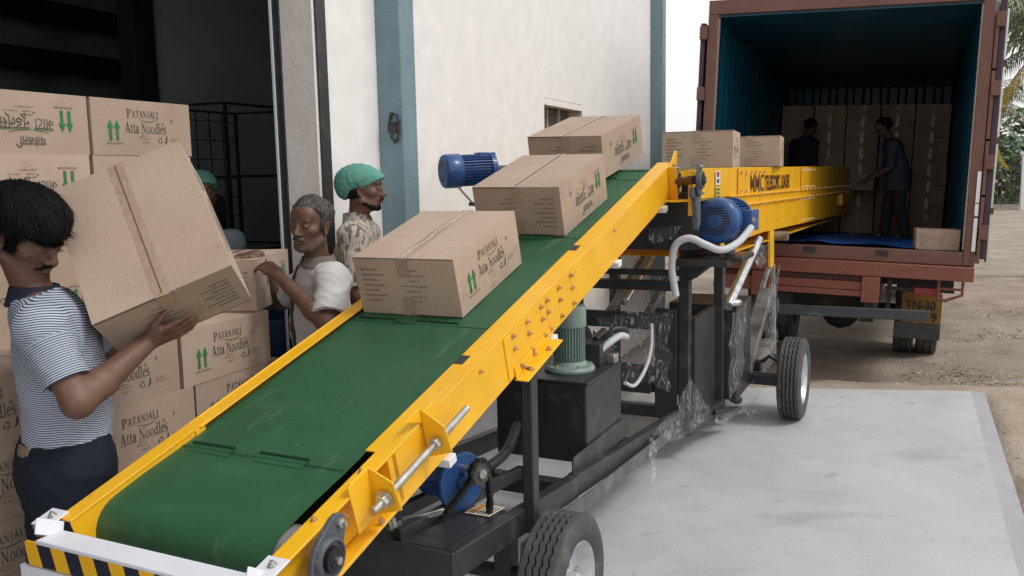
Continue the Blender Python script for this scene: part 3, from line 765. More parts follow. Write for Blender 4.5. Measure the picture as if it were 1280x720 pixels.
    bars([(-.03, .02, .083, .003), (-.02, .016, .071, .003), (-.10, -.045, .071, .003), (-.05, .03, .055, .003)], INKL, (0, y, 0), (1, 0, 0))
    recyc(-.165, .066, .012, y)
    # -------- end faces: printed content list, faint
    for x, s in ((-hx - e, 1), (hx + e, -1)):
        ax = (0, s * -1, 0) if s > 0 else (0, 1, 0)
        for k in range(7):
            zz = .18 - k * .021
            bars([(-.19, -.19 + (.10 if k % 2 else .07), zz, .006)], INKL, (x, 0, 0), ax)
            bars([(-.02 + .02 * (k % 3), .06 + .03 * (k % 2), zz, .005)], INKL, (x, 0, 0), ax)
    body = b.build('box_body', smooth=25)
    t = MB(); h = .0246
    def strip(path, nrm_fn, m=TAPE):
        vs = []
        for i, (x, z) in enumerate(path):
            nx, nz = nrm_fn(i); jit = .0006 * math.sin(i * 2.3)
            for yy in (-h, h): vs.append((x + nx * (.0048 + jit), yy + .0006 * math.sin(i * 1.7), z + nz * (.0013 + jit)))
        t.add(vs, [(2 * i, 2 * i + 1, 2 * i + 3, 2 * i + 2) for i in range(len(path) - 1)], m)
    K = 30
    top = [(-hx, CH - .075), (-hx, CH)] + [(-hx + CL * k / K, CH) for k in range(1, K)] + [(hx, CH), (hx, CH - .075)]
    strip(top, lambda i: (-1, 0) if i == 0 else (1, 0) if i == len(top) - 1 else (-.9, .9) if i == 1 else (.9, .9) if i == len(top) - 2 else (0, 1))
    t.span((-hx + .004, -.0012, -.0034), (hx - .004, .0012, -.0010), SEAM); t.span((-hx - .0052, -hy + .004, .0005), (-hx - .003, -.0, .0035), SEAM)
    bot = [(-hx, .075), (-hx, 0)] + [(-hx + CL * k / K, 0) for k in range(1, K)] + [(hx, 0), (hx, .075)]
    strip(bot, lambda i: (-1, 0) if i == 0 else (1, 0) if i == len(bot) - 1 else (-.9, -.9) if i == 1 else (.9, -.9) if i == len(bot) - 2 else (0, -1))
    # glossy wrinkled tape ridge, its glint painted in as a pale colour
    rp = []
    for k in range(40):
        rp.append((-hx + CL * (k + .5) / 40, .004 * math.sin(k * .35) + rg.uniform(-.002, .002), CH + .0018 + rg.uniform(0, .0020)))
    t.tube(rp, [rg.uniform(.0004, .0019) for _ in rp], mat('tape_glint', (.78, .70, .60), .12, nscale=60, var=.25, spec=1.0), 5)
    tape = t.build('sealing_tape', smooth=60)
    return body, tape
cbody, ctape = carton_meshes()
_first = [True]
def carton(label, group, mtx=None, pos=None, az=0.0, flip=False, turn=False, tilt=0.0):
    """az = compass direction of the long axis; flip = upside down (Hindi side to the right-hand side of travel); pos = bottom centre"""
    t = empty('carton', (0, 0, 0)); tag(t, label, 'carton', group)
    if mtx is None:
        x = Vector((math.sin(az), math.cos(az), 0)); 
        if turn: x = -x
        z = Vector((0, 0, 1)); yv = z.cross(x)
        M = Matrix((x, yv, z)).transposed().to_4x4()
        if tilt: M = M @ Matrix.Rotation(tilt, 4, 'Y')
        if flip: M = M @ Matrix.Translation((0, 0, CH)) @ Matrix.Rotation(PI, 4, 'X')
        M = Matrix.Translation(pos) @ M
    else:
        M = mtx @ (Matrix.Translation((0, 0, CH)) @ Matrix.Rotation(PI, 4, 'X') if flip else Matrix.Identity(4))
    t.matrix_world = M
    if _first[0]:
        _first[0] = False; cbody.parent = t; ctape.parent = t
    else:
        for src in (cbody, ctape):
            c = src.copy(); COL.objects.link(c); c.parent = t; c.matrix_parent_inverse = Matrix.Identity(4)
    return t
ORD = ['bottom', 'second', 'third', 'fourth', 'fifth', 'sixth', 'seventh', 'eighth', 'ninth']
rg = random.Random(77)
SAZ = R_(22.4); se = Vector((math.sin(SAZ), math.cos(SAZ), 0)); sn = Vector((math.cos(SAZ), -math.sin(SAZ), 0))
GRP = 'cartons stacked in the warehouse doorway'
back0 = Vector((-1.78, 3.929, 0)); front0 = Vector((-1.406, 3.74, 0))
for r in range(9):
    for c in range(2):
        p = back0 - se * (.566 * c) + se * rg.uniform(-.008, .008) + sn * rg.uniform(-.008, .008) + Vector((0, 0, .2315 * r))
        fl = c == 1
        if r == 5 and c == 0: p = p - sn * .13
        if r == 8: lb = 'topmost carton of the rear doorway stack, ' + ('its brand name upright' if c == 0 else 'printed upside down with green arrows pointing down')
        else: lb = 'carton in the %s layer from the floor, %s column of the rear doorway stack' % (ORD[r], ('right', 'left')[c])
        carton(lb, GRP, pos=p, az=SAZ + rg.uniform(-.012, .012), flip=fl)
for r in range(5):
    for c in range(3):
        sh = .065 if r == 3 else (0.0 if r == 4 else (.02, -.03, .04)[r])
        p = front0 + se * (sh - .566 * c) + sn * rg.uniform(-.006, .006) + Vector((0, 0, .2315 * r))
        lb = 'carton in the %s layer from the floor, %s column of the front doorway stack' % (ORD[r], ('right', 'middle', 'left')[c])
        carton(lb, GRP, pos=p, az=SAZ + rg.uniform(-.01, .01))
carton('carton being pushed along by the grey haired man on top of the front stack', GRP, pos=Vector((-1.345, 4.13, 1.160)), az=R_(1), flip=True, turn=True)

# conveyor frame maths, shared with the conveyor below
CAZ = R_(26); cu_ = Vector((math.sin(CAZ), math.cos(CAZ), 0)); cv_ = Vector((math.cos(CAZ), -math.sin(CAZ), 0)); CO = Vector((.7643, 4.5948, 0))
INC = R_(15.78); ZR = 1.705
def cw(l, s, z): return CO + cv_ * l + cu_ * s + Vector((0, 0, z))
def inc(a, l, h): return CO + cu_ * (a * math.cos(INC) - h * math.sin(INC)) + cv_ * l + Vector((0, 0, ZR + a * math.sin(INC) + h * math.cos(INC)))
di = cu_ * math.cos(INC) + Vector((0, 0, math.sin(INC))); ni = -cu_ * math.sin(INC) + Vector((0, 0, math.cos(INC)))
GB = 'cartons riding on the conveyor belt'
def on_incline(a, l, yaw, label, flip, lift=0, pit=0):
    x = (di * math.cos(yaw) + (-cv_) * math.sin(yaw)); z = ni
    if pit: x = (x * math.cos(pit) - z * math.sin(pit)); 
    z = x.cross(-cv_) ; z = (ni - x * ni.dot(x)).normalized(); y = z.cross(x)
    M = Matrix.Translation(inc(a, l, -.017 + lift)) @ Matrix((x, y, z)).transposed().to_4x4()
    return carton(label, GB, mtx=M, flip=flip)
on_incline(-1.452, -.470, R_(0.5), 'lowest carton on the green belt, its brand name upright with green arrows pointing up', False)
on_incline(-.563, -.400, R_(-1.5), 'middle carton on the sloping green belt, printed upside down with arrows pointing down', True)
on_incline(.275, -.480, R_(-4.5), 'uppermost carton on the sloping green belt, tipping over the upper end roller', True, lift=.012, pit=R_(2))
for s, lat, yw, lb in ((1.36, -.10, -7, 'nearer of the two cartons on the level conveyor, beside the blue column'), (2.66, -.02, -6, 'farther of the two cartons on the level conveyor, against the teal container')):
    carton(lb, GB, pos=cw(lat, s, 1.752), az=CAZ + R_(yw))
# cartons in the container
def tm(a, b_, c): return TM @ Vector((a, b_, c))
TR3 = TM.to_3x3()
def in_truck(a, b_, c, label, group, yaw=0, flip=False, pitch=0, scale=1.0):
    X = TR3 @ Vector((math.sin(yaw), math.cos(yaw), 0)); Z = TR3 @ Vector((0, 0, 1)); Y = Z.cross(X)
    M = Matrix.Translation(tm(a, b_, c)) @ Matrix((X, Y, Z)).transposed().to_4x4() @ Matrix.Rotation(pitch, 4, 'Y') @ Matrix.Scale(scale, 4)
    return carton(label, group, mtx=M, flip=flip)
COLN = ['leftmost', 'second', 'middle', 'fourth', 'rightmost']
for r in range(8):
    for c in range(5):
        in_truck(.245 + .46 * c + rg.uniform(-.006, .006), 5.18 + rg.uniform(-.012, .012), .001 + .2322 * r, 'carton in the %s layer, %s column of the dark stack inside the container' % (ORD[r] if r < 7 else 'top', COLN[c]),
                 'cartons stacked at the back of the container', yaw=rg.uniform(-.012, .012))
in_truck(2.115, .34, .002, 'single carton lying at the right edge of the open container sill', 'loose cartons at the container', yaw=R_(-3), scale=.84)

# ================================================================== mobile belt conveyor (local x lateral, y along, z up)
conv = empty('belt_conveyor', CO, -CAZ)
tag(conv, 'yellow mobile belt conveyor with green sloping belt reaching into the open container', 'conveyor')
CI, SI = math.cos(INC), math.sin(INC)
def IL(a, l, h): return Vector((l, a * CI - h * SI, ZR + a * SI + h * CI))
IX, IY, IZ = Vector((1, 0, 0)), Vector((0, CI, SI)), Vector((0, -SI, CI))
RI = Matrix((IX, IY, IZ)).transposed()
def ibox(mb, a0, a1, l0, l1, h0, h1, m): mb.box(IL((a0 + a1) / 2, (l0 + l1) / 2, (h0 + h1) / 2), (abs(l1 - l0), abs(a1 - a0), abs(h1 - h0)), m, RI)
def part(name, bevel=.003, parent=None, **k):
    def deco(fn):
        b = MB(); fn(b); return b.build(name, parent or conv, bevel=bevel, **k)
    return deco
WD = .75
A0, A1, AT = -2.62, .30, -3.10
# side rails: main channels
for l0, sg in ((0, 1), (-WD, -1)):
    b = MB(); t = .005
    ibox(b, A0, A1, l0 - t * sg, l0, -.175, -.006, YEL)
    ibox(b, A0, A1, l0 - (.085 if sg > 0 else .055) * sg, l0, -.005, 0, YEL)
    ibox(b, A0, A1, l0 - .055 * sg, l0 - .006 * sg, -.175, -.170, YEL)
    # thin rolled lip on the outer edge
    b.tube([IL(A0, l0 - .001 * sg, 0), IL(A1, l0 - .001 * sg, 0)], .0032, YEL, 6)
    b.build('side_rail', conv, bevel=.0015)
    # splice plate on the web
    b = MB(); ibox(b, -1.90, -1.535, l0, l0 + .005 * sg, -.166, -.004, YEL); ibox(b, -1.53, -1.22, l0, l0 + .0035 * sg, -.166, -.004, YEL); b.build('splice_plate', conv, bevel=.001)
    # tail channel: flange outward
    b = MB()
    ibox(b, AT, A0, l0 - .045 * sg - t, l0 - .045 * sg, -.16, -.006, YEL)
    ibox(b, AT, A0 + .05, l0 - .048 * sg, l0 + .004 * sg, -.0055, .002, YEL)
    ibox(b, AT + .08, A0, l0 - .045 * sg, l0 + .002 * sg, -.172, -.160, YEL)
    ibox(b, A0 - .02, A0 + .02, l0 - .05 * sg, l0, -.16, -.006, YEL)
    b.build('tail_rail', conv, bevel=.0015)
# bolts
def bolt(name, p, nrm, r=.0085, m=BRS, parent=None, h=.008):
    b = MB(); n_ = Vector(nrm).normalized(); p = Vector(p)
    b.lathe([(0, -.004), (r * 1.35, -.004), (r * 1.35, .002), (r, .002), (r, h), (r * .55, h + .001), (r * .55, h + .006), (0, h + .007)], p, n_, m, 6)
    return b.build(name, parent or conv)
bolt0 = None
def bolts(pts, nrm, r=.0085, m=BRS):
    src = {}
    for p in pts:
        bolt('bolt', p, nrm, r, m)
BP = [(-1.834, -.012), (-1.834, -.07), (-1.712, -.012), (-1.71, -.071), (-1.584, -.012), (-1.584, -.072), (-1.584, -.14), (-1.525, -.012), (-1.528, -.069), (-1.529, -.14), (-1.404, -.012), (-1.404, -.072), (-1.406, -.14), (-1.275, -.014), (-1.273, -.075), (-1.274, -.143), (-1.701, -.141), (-1.813, -.144)]
bolts([IL(a, .0055, h if h < -.02 else -.022) for a, h in BP], (1, 0, 0))
bolts([IL(a, -.03, .0005) for a in (-2.72, -2.93)] + [IL(-2.98, .003, -.155), IL(-2.72, -.0, -.15)], (0, -SI, CI), .007)
bolts([IL(a, .003, -.03) for a in (-2.08, -.72, -2.86)], (1, 0, 0), .006)
for a in (-1.02, -2.06):      # rectangular slots in the top flange
    b = MB(); ibox(b, a - .04, a + .02, -.084, -.05, -.001, .0012, BLK); b.build('flange_slot', conv, bevel=0)
# pan under the belt
@part('belt_pan')
def _(b):
    ibox(b, -2.6, .1, -WD + .06, -.06, -.07, -.06, BLK); ibox(b, -3.0, -2.6, -WD + .06, -.06, -.21, -.20, BLK)
    for a in (-2.3, -1.5, -.7): ibox(b, a, a + .05, -WD + .01, -.01, -.165, -.09, BLK)
# drums
DR = .092
b = MB(); b.cyl(IL(-2.96, -WD + .055, -.02 - DR), IL(-2.96, -.052, -.02 - DR), DR - .004, mat('drum_grey', (.20, .20, .20), .55, nscale=20, var=.25), 40); b.cyl(IL(-2.96, -WD - .02, -.02 - DR), IL(-2.96, .02, -.02 - DR), .02, STL, 16); b.build('tail_drum', conv)
b = MB(); b.cyl(IL(.24, -WD + .03, -.07), IL(.24, -.03, -.07), .045, MATS['drum_grey'], 30); b.cyl(IL(.29, -WD - .04, -.10), IL(.29, .05, -.10), .018, STL, 14); b.cyl((.02, .26, 1.682), (.17, .10, 1.69), .022, mat('rusty_shaft', (.12, .06, .045), .5, metal=.4, nscale=30, var=.3), 16); b.build('head_drum', conv)
# belt
@part('green_belt', bevel=0, smooth=50)
def _(b):
    l0, l1 = -.705, -.10; ro = DR; ca, ch = -2.96, -.02 - DR; pts = []
    for k in range(30): pts.append((.24 - (.24 + 2.96) * k / 30, -.02 - .0022 * math.sin(k * 1.9)))
    for k in range(17):
        t = PI / 2 + PI * k / 16; pts.append((ca + ro * math.cos(t), ch + ro * math.sin(t)))
    pts += [(-2.5, -.19), (-.1, -.15), (.24, -.12)]
    for k in range(9):
        t = -PI / 2 + PI * k / 8; pts.append((.24 + .049 * math.cos(t), -.069 + .049 * math.sin(t)))
    N = len(pts); vs = []
    M_ = 10
    for a, h in pts:
        for j in range(M_ + 1):
            u_ = j / M_; l = l0 + (l1 - l0) * u_ + .002 * math.sin(a * 4.3)
            hh = h - (.0015 * math.sin(u_ * PI) if h > -.03 else 0)
            vs.append(IL(a, l, hh))
    b.add(vs, [(i * (M_ + 1) + j, ((i + 1) % N) * (M_ + 1) + j, ((i + 1) % N) * (M_ + 1) + j + 1, i * (M_ + 1) + j + 1) for i in range(N) for j in range(M_)], GRN)
for a in (-2.70, -1.80, -.86, .03):
    for l0_, l1_ in ((-.672, -.51), (-.412, -.238)):
        b = MB(); th = .0035
        b.prism([(0, 0), (.034, .004), (.034, .007), (0, .0016)], IL(a - .017, l0_, -.0218), IY, IZ, Vector((l1_ - l0_, 0, 0)), GRN)
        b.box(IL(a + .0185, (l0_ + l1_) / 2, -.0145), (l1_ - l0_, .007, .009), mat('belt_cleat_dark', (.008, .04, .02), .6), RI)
        b.build('cleat', conv, bevel=0)
    b = MB(); ibox(b, a - .001, a + .0015, -.70, -.105, -.0185, -.0172, MATS['belt_cleat_dark']); b.build('belt_seam', conv)
# white bar and hazard striped plate across the tail
def bend(a0, z0): pass
@part('tail_bumper', bevel=.004)
def _(b):
    y = -3.035; z = .838
    b.box((-.372, y, z), (.70, .075, .006), WPT)
    b.box((-.372, y - .036, z - .0035), (.70, .004, .012), WPT)
    b.bar((-.722, y, z), (-.738, y + .02, z + .034), .006, .075, WPT, (0, 1, 0))
    b.bar((-.022, y, z), (-.03, y + .02, z + .03), .006, .075, WPT, (0, 1, 0))
for l0, l1, nm in ((-.80, -.735, 'end_cap'), (-.052, .012, 'end_cap')):
    b = MB(); ibox(b, -3.145, -3.075, l0, l1, .0025, .008, WPT); ibox(b, -3.150, -3.145, l0 + .01, l1 - .01, -.03, .004, mat('cap_primer', (.35, .18, .12), .6)); b.build(nm, conv, bevel=.002)
    bolt('bolt', IL(-3.105, (l0 + l1) / 2 + .005, .008), (0, -SI, CI), .009, STL)
b = MB(); n = 11; y = -3.074; z0, z1 = .772, .831
for k in range(-1, n + 1):
    x0 = -.77 + .104 * k
    for off, m in ((0, YEL), (.052, NVY)):
        pl = [(x0 + off, z1), (x0 + off + .052, z1), (x0 + off + .052 + .018, z0), (x0 + off + .018, z0)]
        pl = [(min(.03, max(-.765, px)), pz) for px, pz in pl]
        if abs(pl[0][0] - pl[1][0]) < .001 and abs(pl[2][0] - pl[3][0]) < .001: continue
        b.add([(px, y, pz) for px, pz in pl], [(0, 1, 2, 3)], m)
b.span((-.765, y + .002, z0), (.03, y + .012, z1), YEL); b.build('hazard_plate', conv, bevel=0)
b = MB(); b.box((-.37, y + .006, .732), (.84, .014, .068), WPT); b.build('front_skirt', conv, bevel=.003)
# take-up screw on the right tail rail
GUS = YEL
for a, sg in ((-2.735, 1), (-2.455, -1)):
    b = MB()
    b.prism([(0, .05 if sg < 0 else .035), (.075, -.005), (.085, -.09), (.005, -.115), (0, -.10)], IL(a, .002, 0), IX, IZ, IY * .006, YEL)
    b.prism([(0, 0), (-.085 * sg * -1, -.0), (0, -.05)], IL(a, .002, .035 if sg > 0 else .05), IY * -sg, IZ, IX * .004, YEL)
    ibox(b, a - (.09 if sg > 0 else 0), a + (.006 if sg > 0 else .09), .002, .007, -.115, .03, YEL)
    b.build('takeup_bracket', conv, bevel=.002)
b = MB(); rp = [];
N = 90
for k in range(N + 1): rp.append(IL(-2.80 + .53 * k / N, .045, -.055))
b.tube(rp, [.0105 if k % 2 else .0118 for k in range(N + 1)], STL, 12); b.build('takeup_screw', conv, smooth=60)
for a in (-2.752, -2.440, -2.472):
    b = MB(); b.lathe([(0, -.010), (.021, -.010), (.021, .010), (0, .010)], IL(a, .045, -.055), IY, STL, 6); b.build('nut', conv, bevel=.002)
b = MB(); b.lathe([(0, 0), (.026, 0), (.026, .003), (0, .003)], IL(-2.741, .045, -.055), -IY, STL, 20); b.build('washer', conv)
# flange bearings
def bearing(c, nrm, up, s=1.0, l2=1.0):
    c = Vector(c); n_ = Vector(nrm).normalized(); u_ = Vector(up).normalized(); v_ = u_.cross(n_)
    b = MB(); pl = []
    for k in range(36):
        t = 2 * PI * k / 36; r = .052 + .034 * abs(math.cos(t)) ** 6 * 1.0
        pl.append((s * r * math.sin(t), s * r * math.cos(t) * l2))
    b.prism(pl, c, v_, u_, n_ * (.014 * s), CAST)
    b.lathe([(.050 * s, .013 * s), (.047 * s, .026 * s), (.040 * s, .030 * s), (.038 * s, .022 * s), (.0, .022 * s)], c, n_, CAST, 32)
    o = b.build('flange_bearing', conv, bevel=.003)
    b = MB(); b.lathe([(.030 * s, .02 * s), (.029 * s, .034 * s), (.020 * s, .036 * s), (.019 * s, .04 * s), (0, .04 * s)], c, n_, mat('dark_bearing_steel', (.03, .03, .033), .35, metal=.5), 24); b.build('bearing_insert', o)
    b = MB(); b.cyl(c + n_ * .036 * s, c + n_ * .046 * s, .009 * s, STL, 12); b.build('shaft_end', o)
    for q in (-1, 1):
        b = MB(); pp = c + u_ * q * .068 * s * l2 + n_ * .014 * s
        b.lathe([(0, 0), (.011 * s, 0), (.011 * s, .009 * s), (.006 * s, .01 * s), (.006 * s, .02 * s), (0, .02 * s)], pp, n_, STL, 6); b.build('bolt', o)
bearing(IL(-2.965, .004, -.075), IX, IY * .75 + IZ * .66, 1.12, 1.15)
bearing(IL(.285, .006, -.10), IX, IZ, 1.05)
bearing((.190, .09, 1.690), (1, 0, 0), (0, 0, 1), 1.0)
# end plates at the head
b = MB(); b.prism([(0, -.02), (.16, .05), (.19, .035), (.16, -.05), (.15, -.20), (.0, -.19)], IL(.20, -.003, .0), IY, IZ, IX * .008, YEL); b.build('head_plate', conv, bevel=.002)
b = MB(); ibox(b, .20, .210, .0, .045, -.20, .0, YEL); b.build('head_gusset', conv, bevel=.002)
# white plastic sensor clips below the rail
for a in (-2.36, -1.52, -.73, .06):
    b = MB(); ibox(b, a - .02, a + .025, -.03, .02, -.205, -.176, WPT); b.build('cable_clip', conv, bevel=.003)
# ------- level telescopic boom
BL = .17; S0, S1 = -.02, 8.75
YE2 = YEL
def zt(s): return 1.752 - .0012 * s
def zb(s): return 1.588 - .0135 * s
def zc(s): return 1.528 - .0150 * s
def zd(s): return 1.34 - .0285 * s
@part('upper_boom', bevel=.002)
def _(b):
    for l, sg in ((BL, 1), (BL - .92, -1)):
        b.prism([(S0 + .22, zt(S0)), (S1, zt(S1)), (S1, zb(S1)), (S0 + .22, zb(S0))], (l, 0, 0), (0, 1, 0), (0, 0, 1), (-.005 * sg, 0, 0), YE2)
        b.prism([(1.2, zt(1.2) - .001), (3.9, zt(3.9) - .001), (3.9, zb(3.9)), (1.2, zb(1.2))], (l, 0, 0), (0, 1, 0), (0, 0, 1), (.004 * sg, 0, 0), YE2)
    b.box((BL - .46, (S0 + S1) / 2 + .06, 1.58), (.9, S1 - S0 - .2, .01), YE2)
@part('middle_boom', bevel=.002)
def _(b):
    for l, sg in ((BL + .006, 1), (BL - .926, -1)):
        b.prism([(.9, zb(.9)), (S1 - .1, zb(S1)), (S1 - .1, zc(S1)), (.9, zc(.9))], (l, 0, 0), (0, 1, 0), (0, 0, 1), (-.005 * sg, 0, 0), YE2)
        b.prism([(.9, zb(.9) + .006), (S1 - .1, zb(S1) + .006), (S1 - .1, zb(S1)), (.9, zb(.9))], (l, 0, 0), (0, 1, 0), (0, 0, 1), (.016 * sg, 0, 0), YE2)
        b.prism([(.9, zc(.9) + .006), (S1 - .1, zc(S1) + .006), (S1 - .1, zc(S1)), (.9, zc(.9))], (l, 0, 0), (0, 1, 0), (0, 0, 1), (.016 * sg, 0, 0), YE2)
@part('lower_boom', bevel=.002)
def _(b):
    for l, sg in ((BL + .002, 1), (BL - .922, -1)):
        b.prism([(.7, zc(.7)), (S1, zc(S1)), (S1, zd(S1)), (2.1, zd(2.1)), (.7, zd(1.9))], (l, 0, 0), (0, 1, 0), (0, 0, 1), (-.005 * sg, 0, 0), YE2)
        b.prism([(3.9, zc(3.9)), (3.93, zc(3.9)), (3.93, zd(3.9)), (3.9, zd(3.9))], (l, 0, 0), (0, 1, 0), (0, 0, 1), (.006 * sg, 0, 0), YE2)
        b.prism([(2.2, zc(2.2)), (2.23, zc(2.2)), (2.23, zd(2.2)), (2.2, zd(2.2))], (l, 0, 0), (0, 1, 0), (0, 0, 1), (.006 * sg, 0, 0), YE2)
    b.prism([(.7, 0), (S1, 0), (S1, .005), (.7, .005)], (BL - .003, 0, 1.24), (0, 1, -.019), (0, 0, 1), (-.916, 0, 0), YE2)
b = MB(); b.span((BL - .01, 7.3, zc(8) - .02), (BL + .05, 8.95, zc(8) - .15), YEL); b.span((BL - .4, 8.75, zc(8) - .12), (BL + .04, 8.99, zc(8) - .05), YEL); b.build('boom_stop', conv, bevel=.004)
WR = mat('pale_rivet', (.75, .62, .40), .4)
def rivets(name, s0, s1, fz, n, m=WR, dz=0, l=BL + .023, r=.010):
    for k in range(n):
        s = s0 + (s1 - s0) * k / (n - 1); b = MB(); b.box((l, s, fz(s) + dz), (.012, r * 1.9, r * 1.3), m); b.build('rivet', conv)
    return
    b = MB()
    for k in range(n):
        s = s0 + (s1 - s0) * k / (n - 1); b.box((l, s, fz(s) + dz), (.012, r * 1.9, r * 1.3), m)
    b.span((l - .012, s0 - .02, fz(s0) + dz - .001), (l - .011, s0, fz(s0) + dz), m)
    b.build(name, conv, bevel=0)
rivets('rivet_row', 1.25, 2.05, zt, 6, BRS, -.035, BL + .008, .014); rivets('rivet_row', 1.25, 2.05, zb, 6, BRS, .028, BL + .008, .014)
rivets('rivet_row', 1.9, 8.6, zb, 24, dz=.004); rivets('rivet_row', 1.7, 8.6, zc, 24, dz=.003)
for f, dz in ((zt, -.03), (zb, .03), (zc, -.02), (zd, .03)): rivets('rivet_row', 3.98, 4.9, f, 7, WR, dz, BL + .006, .013)
for s in (1.16, 3.93):
    b = MB(); b.span((BL + .004, s, zd(s) + .02 if s > 3 else zb(s)), (BL + .0075, s + .022, zt(s) - .004), mat('yellow_shadow_edge', (.62, .27, .01), .5)); b.build('joint_shadow_strip', conv)  # shadow along the plate joint, painted as a darker yellow strip
b = MB(); BR = mat('brown_lettering', (.10, .025, .006), .5)
put_text(b, 'MMC', (BL + .0062, 1.565, 1.585), (0, 1, -.003), (0, 0, 1), .168, BR, width=.50, weight=.012)
put_text(b, 'TELESCOPIC', (BL + .0062, 2.11, 1.583), (0, 1, -.003), (0, 0, 1), .150, BR, width=.66, weight=.035); put_text(b, 'LOADER', (BL + .0062, 2.82, 1.580), (0, 1, -.003), (0, 0, 1), .150, BR, width=.44, weight=.035)
b.build('boom_lettering', conv)
b = MB(); b.span((BL + .0055, .55, 1.655), (BL + .007, .66, 1.735), WPT); b.span((BL + .0055, .55, 1.55), (BL + .007, .66, 1.648), mat('label_yellow_green', (.55, .50, .05), .5))
b.span((BL + .0072, .575, 1.70), (BL + .0078, .635, 1.728), mat('label_red', (.35, .02, .03), .5)); b.span((BL + .0072, .575, 1.665), (BL + .0078, .635, 1.688), INK)
for k in range(4): b.span((BL + .0072, .565, 1.56 + .021 * k), (BL + .0078, .645, 1.571 + .021 * k), INK)
b.build('warning_label', conv)
b = MB(); b.box((BL - .46, 4.4, 1.742), (.62, 8.4, .006), GRN); b.build('level_belt', conv)
b = MB(); b.cyl((BL - .80, S1, 1.70), (BL - .12, S1, 1.70), .04, MATS['drum_grey'], 20); b.build('end_roller', conv)
# near end of the boom: black transfer box, yellow plates
b = MB(); b.span((.03, .36, 1.30), (.13, .44, 1.70), BLK); b.span((-.62, .34, 1.30), (.10, .40, 1.62), BLK); b.build('transfer_frame', conv, bevel=.004)
b = MB(); b.span((.12, .16, 1.50), (.150, .20, 1.735), YEL); b.span((.12, .12, 1.71), (.17, .34, 1.742), YEL); b.build('end_plate', conv, bevel=.003)
b = MB(); b.prism([(0, 0), (.16, 0), (.16, -.20), (.10, -.23), (.05, -.06), (0, -.05)], (.160, .02, 1.655), (0, 1, 0), (0, 0, 1), (.025, 0, 0), CAST); b.build('bearing_bracket', conv, bevel=.004)
# hanging yellow lug and its rusty roller, under the boom
b = MB(); b.prism([(0, 0), (.16, 0), (.18, -.26), (.10, -.30), (.02, -.28)], (BL - .02, 2.42, 1.27), (0, 1, 0), (0, 0, 1), (.02, 0, 0), YEL); b.build('boom_lug', conv, bevel=.003)
b = MB(); b.cyl((BL + .0, 2.62, 1.215), (BL + .10, 2.62, 1.215), .036, mat('grease_grey', (.20, .17, .13), .6, nscale=20, var=.4), 20); b.build('support_roller', conv)
# ------- electric motors
def motor(c, ax, r, L, M_body, up=(0, 0, 1), fins=True, tb=0, fan_m=None, name='electric_motor', vert=False):
    """fan cover at c facing ax reversed; body extends along ax"""
    c = Vector(c); ax = Vector(ax).normalized()
    fr = frame_from_z(ax, up)
    root = MB()
    root.lathe([(r * .78, L * .30), (r * .78, L * .92), (r * .5, L * .93), (0, L * .93)], c, ax, M_body, 40)
    root.lathe([(r * .98, L * .88), (r * .98, L * .97), (r * .45, L), (0, L)], c, ax, M_body, 40)
    ro = root.build(name, conv, bevel=0)
    if fins:
        f = MB()
        for k in range(32):
            t = 2 * PI * k / 32; d = fr @ Vector((math.cos(t), math.sin(t), 0)); q = fr @ Vector((-math.sin(t), math.cos(t), 0))
            p0 = c + ax * (L * .31) + d * r * .76; w_ = r * .022
            f.add([p0 - q * w_, p0 + q * w_, p0 + q * w_ + d * r * .16, p0 - q * w_ + d * r * .16] + [x + ax * L * .57 for x in (p0 - q * w_, p0 + q * w_, p0 + q * w_ + d * r * .16, p0 - q * w_ + d * r * .16)],
                  [(0, 1, 2, 3), (4, 7, 6, 5), (0, 4, 5, 1), (1, 5, 6, 2), (2, 6, 7, 3), (3, 7, 4, 0)], M_body)
        f.build('cooling_fins', ro, bevel=0)
    # fan cover with slots
    fcv = MB(); fm = fan_m or M_body
    fcv.lathe([(0, -.002), (r * .74, 0), (r * .92, r * .06), (r * .99, r * .22), (r, L * .32), (r * .97, L * .33), (r * .95, L * .3)], c, ax, fm, 48)
    fo_ = fcv.build('fan_cover', ro, smooth=50)
    sl_ = MB()
    for k in range(-5, 6):
        if abs(k) < 2:
            segs = ((.34, .68), (-.68, -.34))
        else:
            hw = math.sqrt(max(0, .68 ** 2 - (k * .11) ** 2)); segs = ((-hw, -.06), (.06, hw)) if abs(k) > 3 else ((-hw, -.34 + .05 * abs(k)), (.34 - .05 * abs(k), hw))
            if abs(k) > 2: segs = ((-hw, hw),)
        for s0_, s1_ in segs:
            o_ = c - ax * .0035; X = fr @ Vector((1, 0, 0)); Y = fr @ Vector((0, 1, 0))
            sl_.add([o_ + X * r * s0_ + Y * r * (k * .11 - .028), o_ + X * r * s1_ + Y * r * (k * .11 - .028), o_ + X * r * s1_ + Y * r * (k * .11 + .028), o_ + X * r * s0_ + Y * r * (k * .11 + .028)], [(0, 1, 2, 3)], NVY)
    sl_.build('fan_slots', fo_)
    X = fr @ Vector((1, 0, 0)); Y = fr @ Vector((0, 1, 0))
    dirs = {1: X, 2: -X, 3: Y, 4: -Y}
    if tb:
        d = dirs[tb]; b = MB(); q = d.cross(ax)
        b.box(c + ax * L * .62 + d * r * 1.02, (r * .62, r * .9, L * .42), M_body, Matrix((d, q, ax)).transposed())
        b.build('terminal_box', ro, bevel=.006)
        b = MB(); b.lathe([(0, 0), (r * .12, 0), (r * .12, r * .1), (0, r * .1)], c + ax * L * .45 + d * r * 1.3, d, STL, 10); b.build('cable_gland', ro)
    return ro
motor((-1.150, -.235, 1.760), (.66, .75, .03), .095, .31, BLU, tb=0)
